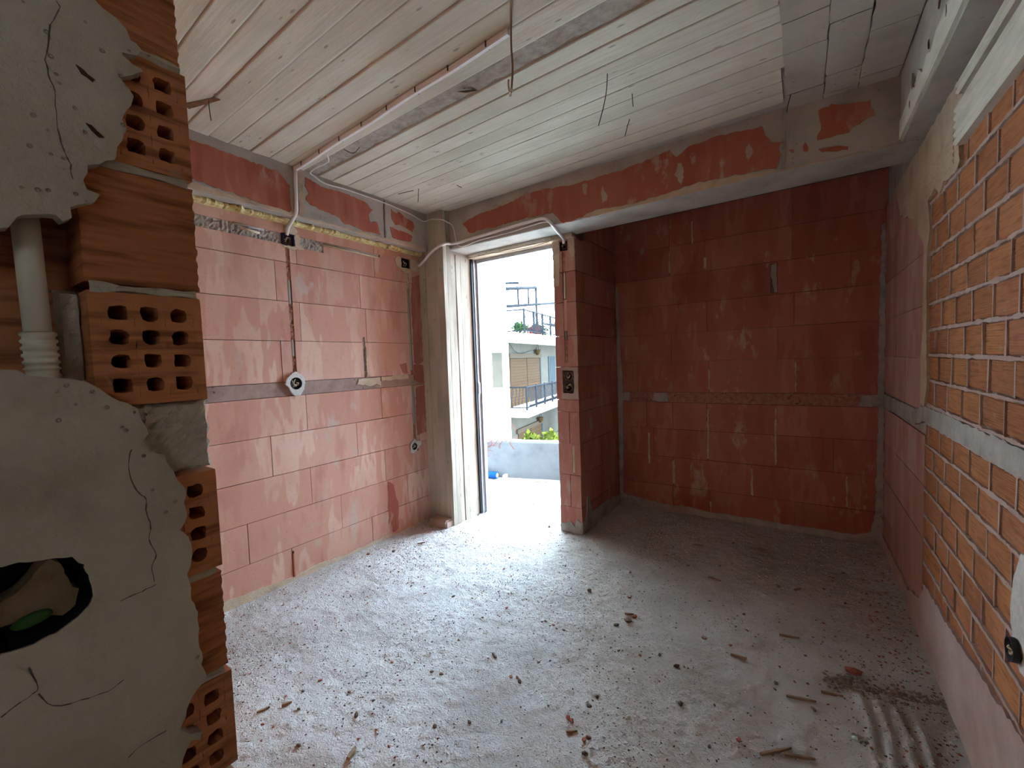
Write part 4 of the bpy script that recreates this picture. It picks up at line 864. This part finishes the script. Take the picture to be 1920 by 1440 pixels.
bm = BM(); bmesh.ops.create_icosphere(bm, subdivisions=3, radius=1)
gy_, gz_ = wx(62, 1164, XW)
for v in bm.verts: v.co = Vector((XW - .004 + v.co.x * .006, gy_ + v.co.y * .0135 * (1 + .15 * mnoise.noise(v.co * 2)), gz_ + v.co.z * .0062 + .12 * v.co.y * .0135))
part_w('green_cap', bm, 'green', wbx, True)

# ================================================================ FLOOR DEBRIS
def chip_mesh(name, seed, n=2, flatn=.6, mat='stone'):
    r = random.Random(seed); bm = BM(); bmesh.ops.create_icosphere(bm, subdivisions=1, radius=.5)
    off = Vector((r.uniform(0, 50), r.uniform(0, 50), 0))
    for v in bm.verts: v.co *= 1 + .45 * mnoise.noise(v.co * 2.2 + off); v.co.z *= flatn
    me = bpy.data.meshes.new(name); bm.to_mesh(me); bm.free(); me.materials.append(MAT[mat]); return me
stones = [chip_mesh('stone_chip', 50 + i, 1, .6, 'stone') for i in range(4)] + [chip_mesh('stone_chip', 60 + i, 1, .6, 'darkchip') for i in range(2)]
reds = [chip_mesh('brick_crumb', 70 + i, 1, .6, 'redchip') for i in range(3)]
pales = [chip_mesh('lime_crumb', 80 + i, 1, .7, 'palechip') for i in range(3)]
def drop(name, me, x, y, size, label, cat, group=None, sc=(1, 1, 1), rz=None, sink=.3):
    o = mesh_obj(name, me); o.scale = [size * s for s in sc]; o.location = (x, y, fh(x, y) + size * sc[2] * sink * .6); o.rotation_euler = (RNG.uniform(-.2, .2), RNG.uniform(-.2, .2), RNG.uniform(0, 6.28) if rz is None else rz)
    return tag(o, label, cat, group)
for (px, py, s, me, lab) in [(1178, 1165, .05, stones[0], 'largest brown stone lying on the floor in front of the alcove'), (1155, 1172, .028, stones[4], 'small dark stone touching the largest brown stone'), (1190, 1156, .03, reds[0], 'reddish lump behind the largest brown stone'), (1105, 1107, .034, stones[5], 'dark elongated stone alone on the bright floor'),
                            (1177, 1345, .024, pales[0], 'white pebble on the grey floor at the front'), (1797, 1383, .022, pales[1], 'white pebble at the foot of the orange brick wall'), (828, 1262, .024, stones[1], 'brown stone alone in the bluish middle of the floor'), (690, 1040, .03, reds[1], 'dark red crumb lying close under the pink wall'),
                            (738, 1034, .03, stones[4], 'flat dark flake near the pink wall foot'), (693, 1062, .022, stones[5], 'small dark flake nearest the pink wall foot'), (1600, 1262, .06, reds[2], 'brick-red fragment by the rubble line at the brick wall'), (1320, 1196, .032, stones[2], 'greyish stone on the edge of the alcove shadow'), (1180, 1072, .035, pales[2], 'pale lump on the lit edge of the alcove shadow'),
                            (1030, 988, .03, stones[3], 'grey pebble in the doorway threshold'), (1460, 1100, .03, stones[0], 'grey pebble in the shadowed alcove floor'), (1268, 1250, .026, stones[4], 'dark brown cube-like chip in the middle front floor'), (1790, 1320, .02, pales[0], 'pale yellow chip under the orange brick wall')]:
    x, y = wz(px, py); drop('stone' if me.name.startswith('stone') else ('brick_crumb' if me.name.startswith('brick') else 'lime_pebble'), me, x, y, s, lab, 'stone', None, (1.15, .85, .9))
# dark chips seen one by one
chips_px = [(1016, 1166), (1038, 1172), (1044, 1178), (970, 1272), (958, 1270), (974, 1278), (928, 1232), (925, 1228), (1023, 1165), (1057, 1180), (1237, 1228), (1200, 1228), (1218, 1232), (1283, 1250), (1236, 1275), (1120, 1303), (1105, 1322), (1095, 1388), (1103, 1382), (1097, 1413), (1065, 1343), (1072, 1350), (700, 1312), (668, 1342), (568, 1296), (536, 1306), (560, 1398), (940, 1350), (880, 1352), (815, 1362), (1276, 1320), (1340, 1320), (1455, 1280), (1462, 1250), (1490, 1278), (1453, 1290), (1400, 1180), (1395, 1150), (1330, 1125), (1250, 1040), (1290, 1060), (1350, 1060), (1262, 1025), (1400, 1065), (1150, 1010), (1132, 1000), (1215, 1003), (1240, 1000), (1560, 1090), (1545, 1105), (1582, 1075), (1310, 1010), (1375, 1018), (1120, 1040), (1180, 1120), (950, 1140), (945, 1065), (955, 1045), (1060, 1060), (850, 1118), (886, 1122), (905, 1160), (860, 1200), (1010, 1240), (810, 1258), (735, 1240), (640, 1180), (560, 1330), (512, 1362), (600, 1275), (655, 1295), (1160, 1220), (1370, 1210), (1510, 1230), (1525, 1330), (1385, 1390), (1330, 1398), (1585, 1130)]
for px, py in chips_px:
    x, y = wz(px, py); me = RNG.choice(stones[3:] + reds[:1]); zone = ('in the dark alcove' if y > 2.75 and x > -1.6 else 'near the pink block wall' if x < -1.75 else 'near the orange brick wall' if x > -.25 else 'at the front of the bright floor' if y < 1.75 else 'on the bright floor before the doorway' if x < -1.0 else 'along the edge of the alcove shadow')
    drop('stone_chip', me, x, y, RNG.uniform(.012, .024), 'small dark chip lying ' + zone, 'stone', 'dark chips ' + zone, (1.2, .85, .8))
def splinter(px, py, L, ang, lab, w=.006, mat='wood', dy=None):
    x, y = wz(px, py); bm = BM(); d = Vector((math.cos(ang), math.sin(ang), 0)); n = Vector((-d.y, d.x, 0)); z = fh(x, y) + .004
    P = [(-L / 2, -w), (L * .1, -w * 1.1), (L / 2, -w * .3), (L / 2, w * .4), (-L * .1, w), (-L / 2, w * .7)]
    lo_ = [bm.verts.new(Vector((x, y, z - .003)) + d * a + n * b) for a, b in P]; hi_ = [bm.verts.new(Vector((x, y, z + w * .9)) + d * a + n * b * .7) for a, b in P]
    bm.faces.new(lo_[::-1]); bm.faces.new(hi_)
    for i in range(6): bm.faces.new((lo_[i], lo_[(i + 1) % 6], hi_[(i + 1) % 6], hi_[i]))
    return tag(build('wood_splinter', bm, mat), lab, 'splinter')
for a in [(1480, 1195, .09, .2, 'wood splinter lying across the edge of the alcove shadow'), (1455, 1408, .13, .75, 'longest wood splinter on the front floor'), (1500, 1418, .10, .35, 'wood splinter touching the longest one on the front floor'), (1385, 1232, .07, .1, 'short stick in the middle of the front floor'), (1180, 1152, .05, .35, 'thin stick behind the largest brown stone'),
          (1502, 1312, .11, .25, 'long thin stick on floor in front of rubble line'), (1560, 1302, .08, .2, 'stick just before the rubble line'), (1072, 1368, .045, .6, 'pale stick on the front floor centre', .005), (660, 1415, .05, 1.9, 'pale wood flake at the very front of the floor', .011), (494, 1333, .05, 1.2, 'slim wood chip beside the broken wall end'),
          (538, 1322, .04, 1.0, 'wood chip on the front floor near the broken wall end'), (1430, 1030, .06, .2, 'stick on the dark alcove floor'), (1310, 1022, .07, .1, 'faint stick in the alcove close to its back wall'), (1340, 1085, .08, -.2, 'thin curved stick in the alcove shadow'), (1015, 904, .13, .3, 'dark stick on the balcony floor by the parapet'), (1495, 1106, .05, .9, 'slim stick in the alcove near the pink side wall'), (790, 1020, .06, .9, 'wood shaving near the column plinth', .004)]:
    splinter(*a)
# foil scrap
x, y = wz(1615, 1388); bm = BM(); g = [[bm.verts.new((x + .010 * i - .03 + .004 * mnoise.noise(Vector((i, j, 0)) * .8), y + .010 * j - .015, fh(x, y) + .006 + .016 * abs(mnoise.noise(Vector((i * .5, j * .7, 4)))))) for j in range(4)] for i in range(7)]
for i in range(6):
    for j in range(3): bm.faces.new((g[i][j], g[i + 1][j], g[i + 1][j + 1], g[i][j + 1]))
sol = build('foil_scrap', bm, 'foil'); m_ = sol.modifiers.new('thick', 'SOLIDIFY'); m_.thickness = .001; tag(sol, 'crumpled greenish foil scrap on the floor near the brick wall', 'foil')
# rubble: uncountable crumbs as one mass
def crumbs(name, n, region, smin, smax, mat, seed, label, dens=None, zf=None):
    r = random.Random(seed); vs, fs = [], []; oct_ = [(1, 0, 0), (0, 1, 0), (-1, 0, 0), (0, -1, 0), (0, 0, 1), (0, 0, -.6)]; of = [(0, 1, 4), (1, 2, 4), (2, 3, 4), (3, 0, 4), (1, 0, 5), (2, 1, 5), (3, 2, 5), (0, 3, 5)]; cnt = 0
    P_ = []
    while len(P_) < n:
        x, y = r.uniform(region[0], region[1]), r.uniform(region[2], region[3])
        if dens is None or r.random() < dens(x, y): P_.append((x, y))
    Z_ = relief(np.array([p[0] for p in P_]), np.array([p[1] for p in P_])) if zf is None else [zf] * n
    for (x, y), z in zip(P_, Z_):
        s = smin + (smax - smin) * r.random() ** 2.5; a = r.uniform(0, 6.28); e = r.uniform(.5, 1.6); k = len(vs); ca, sa = math.cos(a), math.sin(a)
        for (ox, oy_, oz) in oct_:
            px, py = ox * s * e * r.uniform(.6, 1.2), oy_ * s * r.uniform(.6, 1.2); vs.append((x + ca * px - sa * py, y + sa * px + ca * py, z + oz * s * .55 + s * .2))
        fs += [tuple(k + i for i in f) for f in of]
    me = bpy.data.meshes.new(name); me.from_pydata(vs, [], fs); return tag(mesh_obj(name, me, mat), label, 'rubble', kind='stuff')
cl = lambda x, y: .12 + .9 * max(0, mnoise.noise(Vector((x * 1.6, y * 1.6, 3))) + .15) + (.9 if x > .15 and y < 2.6 else 0)
REG = (-2.93, .48, .3, 4.13)
crumbs('lime_crumbs', 12000, REG, .0015, .008, 'palechip', 31, 'pale lime crumbs strewn all over the screed floor', cl)
crumbs('dark_crumbs', 11000, REG, .0013, .0062, 'darkchip', 32, 'dark grit strewn all over the screed floor', cl)
crumbs('red_crumbs', 1500, (-2.93, -1.2, .3, 2.8), .0015, .008, 'redchip', 33, 'reddish block crumbs below the pink wall', lambda x, y: .2 + .8 * (x < -2.2))
crumbs('brick_crumbs', 900, (.0, .49, 1.2, 4.0), .002, .010, 'redchip', 34, 'brick crumbs along the foot of the orange wall', lambda x, y: .1 + .9 * (x > .3))
crumbs('rubble_line', 700, (.08, .49, 2.25, 2.52), .002, .013, 'stone', 35, 'line of mixed rubble in front of the orange wall', lambda x, y: math.exp(-((y - 2.33 - .15 * (x - .1)) / .05) ** 2))
crumbs('wall_foot_crumbs', 700, (XL, XL + .10, .3, 2.85), .002, .010, 'palechip', 36, 'lime crumbs banked along the pink wall foot')
crumbs('balcony_grit', 1200, (-3.6, -1.8, 3.4, 4.6), .002, .009, 'darkchip', 37, 'dark grit on the balcony floor', lambda x, y: y < 4.30 + .2925 * (x + 3.416), .0)

# ================================================================ BALCONY AND STREET
rl = empty('paper_roll', (-3.34, 4.41, .04)); tag(rl, 'bright blue roll lying on the balcony floor by the parapet', 'roll'); rd = Vector((.22, .03, 0)).normalized()
bm = BM(); c = Vector((-3.34, 4.30, .045)); tube(bm, [c - rd * .105, c - rd * .10, c + rd * .10, c + rd * .105], [.040, .043, .043, .040], 20); part_w('sheet', bm, 'blue', rl, True)
bm = BM(); tube(bm, [c + rd * .1055, c + rd * .107], .030, 16); part_w('end_face', bm, 'greypipe', rl)
bm = BM(); box(bm, (-3.19, 4.37, .0), (-3.14, 4.41, .05), .012); tag(build('lime_lump', bm, 'palechip'), 'white lump behind the end of the blue roll', 'stone')
# orange net draped over the parapet
bm = BM(); r = random.Random(12)
def net_pt(s, d):
    c = PA + PT * s
    if d < .15: q = c + PN * (.15 - d); z = .485 + .10 * max(0, .10 - d) / .1 * abs(math.sin(s * 9))
    else: q = c - PN * (.012 + .006 * math.sin(s * 20)); z = .485 - (d - .15)
    return Vector((q.x, q.y, z))
for i in range(13):
    s0 = -.55 + .075 * i; L = .52 - .14 * abs(math.sin(i * 1.3)) - .02 * i
    tube(bm, [net_pt(s0 + .03 * math.sin(k * .9 + i), L * k / 9) for k in range(10)], .0036, 4)
for j in range(7):
    d = .03 + .07 * j
    tube(bm, [net_pt(-.56 + .05 * k, d + .025 * math.sin(k * 1.1 + j)) for k in range(18 - j)], .003, 4)
for i in range(5):
    s0 = -.25 + .11 * i; a = net_pt(s0, .0); tube(bm, smooth_path([a, a + Vector((.05, .05, .10 + .03 * i % .05)), a + Vector((.12, .06, .05)), a + Vector((.16, .05, -.01))], 4), .0022, 4)
tag(build('safety_net', bm, 'net'), 'torn orange safety net draped over the balcony parapet', 'net')
# neighbouring white building
def frame(root, fn=None): pass
nb = empty('neighbour_building', (-5.15, 7.40, 0), (0, 0, math.radians(34.8))); tag(nb, 'blank white rendered building just across the balcony', 'building')
boxo('wall', (-7, .0, -7), (.0, 2.6, 9), 'extwhite', nb); boxo('ledge', (-.36, -.10, 1.70), (-.02, .0, 1.80), 'extwhite', nb, .01); boxo('recess_panel', (-.34, -.015, .95), (-.12, .0, 1.69), 'extbeige', nb)
boxo('drain_pipe', (-.04, -.06, -4), (.0, .0, 1.66), 'extwhite', nb)
# apartment building along the street; local x = away from the facade, local y = along it
ap = empty('apartment_building', (-9.1535, 14.3713, 0), (0, 0, math.radians(11.534))); tag(ap, 'beige apartment block with balconies and timber roller shutters', 'building')
FO = -1.1
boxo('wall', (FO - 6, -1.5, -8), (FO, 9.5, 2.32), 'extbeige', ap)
boxo('penthouse_wall', (FO - 6, -1.5, 2.6), (-3.6, 9.5, 5.6), 'extwhite', ap)
for z, nm in ((2.30, 'balcony_slab'), (-.80, 'balcony_slab')):
    boxo(nm, (FO - .3, .0, z), (.05, 9.5, z + .30), 'extwhite', ap, .01)
boxo('terrace_wall', (-3.4, -1.5, 2.6), (-3.3, 9, 3.3), 'extwhite', ap)
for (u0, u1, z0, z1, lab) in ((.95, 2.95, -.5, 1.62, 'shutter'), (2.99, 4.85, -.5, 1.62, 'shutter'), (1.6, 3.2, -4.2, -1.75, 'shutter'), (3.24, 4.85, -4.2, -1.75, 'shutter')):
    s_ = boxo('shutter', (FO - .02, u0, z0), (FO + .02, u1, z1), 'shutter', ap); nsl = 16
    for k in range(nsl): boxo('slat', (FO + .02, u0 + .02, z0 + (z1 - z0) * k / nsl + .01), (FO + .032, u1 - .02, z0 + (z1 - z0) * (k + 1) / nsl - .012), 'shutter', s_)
boxo('shutter_casing', (FO - .02, .8, 1.63), (FO + .10, 5.0, 1.82), 'shutterbox', ap); boxo('shutter_casing', (FO - .02, 1.4, -1.74), (FO + .10, 5.0, -1.55), 'shutterbox', ap)
boxo('frame_post', (FO - .02, 4.86, -.5), (FO + .06, 4.98, 1.62), 'greyshut', ap); boxo('frame_post', (FO - .02, 4.86, -4.2), (FO + .06, 4.98, -1.75), 'greyshut', ap)
gs = boxo('side_shutter', (FO - .02, 6.3, .15), (FO + .03, 7.6, 1.70), 'greyshut', ap)
for k in range(6): boxo('louvre', (FO + .03, 6.34 + .21 * k, .2), (FO + .045, 6.5 + .21 * k, 1.66), 'greyshut', gs)
boxo('rain_pipe', (FO, .55, -6), (FO + .1, .65, 2.3), 'extwhite', ap)
bar_me = None
def railing(z, u1):
    global bar_me
    R_ = empty('railing', (0, 0, z)); R_.parent = ap
    bm = BM(); tube(bm, [(-1.05, 0, .93), (0, 0, .93), (0, u1, .93)], .032, 6); tube(bm, [(-1.05, 0, .10), (0, 0, .10), (0, u1, .10)], .026, 6); build('rail', bm, 'iron', R_)
    for u in [0] + [1.15 * k for k in range(1, int(u1 / 1.15) + 1)]:
        bm = BM(); box(bm, (-.035, u - .035, 0), (.035, u + .035, .98)); build('post', bm, 'iron', R_)
    if bar_me is None:
        bm = BM(); tube(bm, smooth_path([(0, 0, .10), (.10, 0, .22), (.13, 0, .40), (.02, 0, .62), (-.02, 0, .80), (0, 0, .93)], 3), .016, 5); b_ = build('baluster', bm, 'iron', R_); bar_me = b_.data; b_.location = (0, .12, 0)
    for k in range(int(u1 / .13)):
        b_ = mesh_obj('baluster', bar_me, None, R_); b_.location = (0, .13 * (k + 1), 0)
    for k in range(6):
        b_ = mesh_obj('baluster', bar_me, None, R_); b_.location = (-.15 * (k + 1), 0, 0); b_.rotation_euler = (0, 0, -math.pi / 2)
railing(2.6, 8.0); railing(-.5, 8.0)
M11 = Matrix.Translation((-9.1535, 14.3713, 0)) @ Matrix.Rotation(math.radians(11.534), 4, 'Z')
def ext_tag(o, *a):
    o.matrix_world = M11 @ Matrix.Translation(o.location); return tag(o, *a)
# terrace pergola
pg = empty('pergola', (0, 0, 2.6)); ext_tag(pg, 'thin grey metal pergola frame on the roof terrace', 'pergola')
for nm, a, b, r_ in (('post', (-.3, 2.4, 0), (-.3, 2.4, 2.15), .035), ('beam_rail', (-.3, -1.2, 1.60), (-.3, 2.4, 2.17), .04), ('beam_rail', (-.3, -1.2, .95), (-.3, 6.5, 1.95), .035), ('beam_rail', (-3.2, 2.4, 2.4), (-.3, 2.4, 2.15), .03), ('beam_rail', (-3.2, 1.0, 2.4), (-.3, .3, 2.05), .03), ('post', (-.3, 1.4, 1.28), (-.3, 1.4, 2.0), .025), ('post', (-.3, .2, 1.12), (-.3, .2, 1.8), .025)):
    tubeo(nm, [a, b], r_ * 1.7, 'iron', pg, 6)
# lanterns
def lantern(u, z, lab):
    L_ = empty('wall_lantern', (0, u, z)); L_.location = (FO, u, z); ext_tag(L_, lab, 'lantern')
    tubeo('bracket', [(0, -.25, 0), (.10, -.2, .05), (.16, -.1, .12)], .015, 'iron', L_, 6, 3); tubeo('hoop', [(.16, -.12, .05), (.16, -.10, .22), (.16, 0, .30), (.16, .10, .22), (.16, .12, .05)], .012, 'iron', L_, 6, 4)
    bm = BM(); tube(bm, [(.16, 0, .05), (.16, 0, -.12), (.16, 0, -.22)], [.17, .12, .05], 8); build('shade', bm, 'brass', L_)
lantern(4.2, 1.98, 'brass wall lantern above the upper timber shutters'); lantern(4.3, -1.42, 'brass wall lantern above the lower timber shutters')
tag(tubeo('sagging_cable', [M11 @ Vector(p) for p in ((FO + .1, .7, 2.28), (FO + .1, 1.4, 1.92), (FO + .1, 2.2, 1.84), (FO + .1, 3.6, 2.0))], .012, 'iron', None, 5, 4), 'thin cable sagging on the beige facade above the shutters', 'cable')
def bush(name, c, rx, rz, n, leaf, mat, lab, cat, seed, trunk=True):
    r = random.Random(seed); e = empty(name, c); tag(e, lab, cat); vs, fs = [], []
    for _ in range(n):
        a, b, q = r.uniform(0, 6.28), math.acos(r.uniform(-1, 1)), r.random() ** .4
        p = Vector((rx * q * math.sin(b) * math.cos(a), rx * q * math.sin(b) * math.sin(a), rz * (1 + q * math.cos(b)))); t = Vector((r.gauss(0, 1), r.gauss(0, 1), r.gauss(0, 1))).normalized(); s = t.orthogonal().normalized(); k = len(vs); l_ = leaf * r.uniform(.6, 1.3)
        vs += [tuple(p), tuple(p + t * l_ * .5 + s * l_ * .3), tuple(p + t * l_), tuple(p + t * l_ * .5 - s * l_ * .3)]; fs += [(k, k + 1, k + 2), (k, k + 2, k + 3)]
    me = bpy.data.meshes.new('foliage'); me.from_pydata(vs, [], fs); mesh_obj('foliage', me, mat, e)
    if trunk: tubeo('trunk', [(0, 0, -trunk), (0, 0, rz * 1.2)], [.06 * rx + .01, .03 * rx + .005], 'wood', e, 7)
def L2W(o_, u, z): return tuple(M11 @ Vector((o_, u, z)))
bush('potted_plant', L2W(-.3, .35, 2.62), .28, .22, 220, .16, 'leaf', 'dark green plant at the corner of the terrace railing', 'plant', 1, .02)
bush('potted_plant', L2W(-.3, 1.9, 2.62), .30, .22, 240, .15, 'redflower', 'red flowering plant behind the terrace railing', 'plant', 2, .02)
bush('potted_plant', L2W(-.3, 2.7, 2.62), .34, .25, 260, .15, 'leaf', 'light green round plant beside the red flowers on terrace', 'plant', 3, .02)
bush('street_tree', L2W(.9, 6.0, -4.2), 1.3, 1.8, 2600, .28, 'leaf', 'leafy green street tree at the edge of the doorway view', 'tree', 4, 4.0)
q = PA + PN * .55
bush('shrub', (q.x + .35, q.y + .25, .10), .13, .19, 260, .09, 'yleaf', 'yellow green shrub tip left of the pair behind the parapet', 'plant', 5, 2.0)
bush('shrub', (q.x + .66, q.y + .30, .10), .13, .20, 260, .09, 'yleaf', 'yellow green shrub tip nearer the stub wall behind the parapet', 'plant', 6, 2.0)
tag(boxo('street', (-60, 5.5, -9.3), (40, 90, -9.0), 'asphalt'), 'grey street surface far below the balcony', 'street', kind='structure')
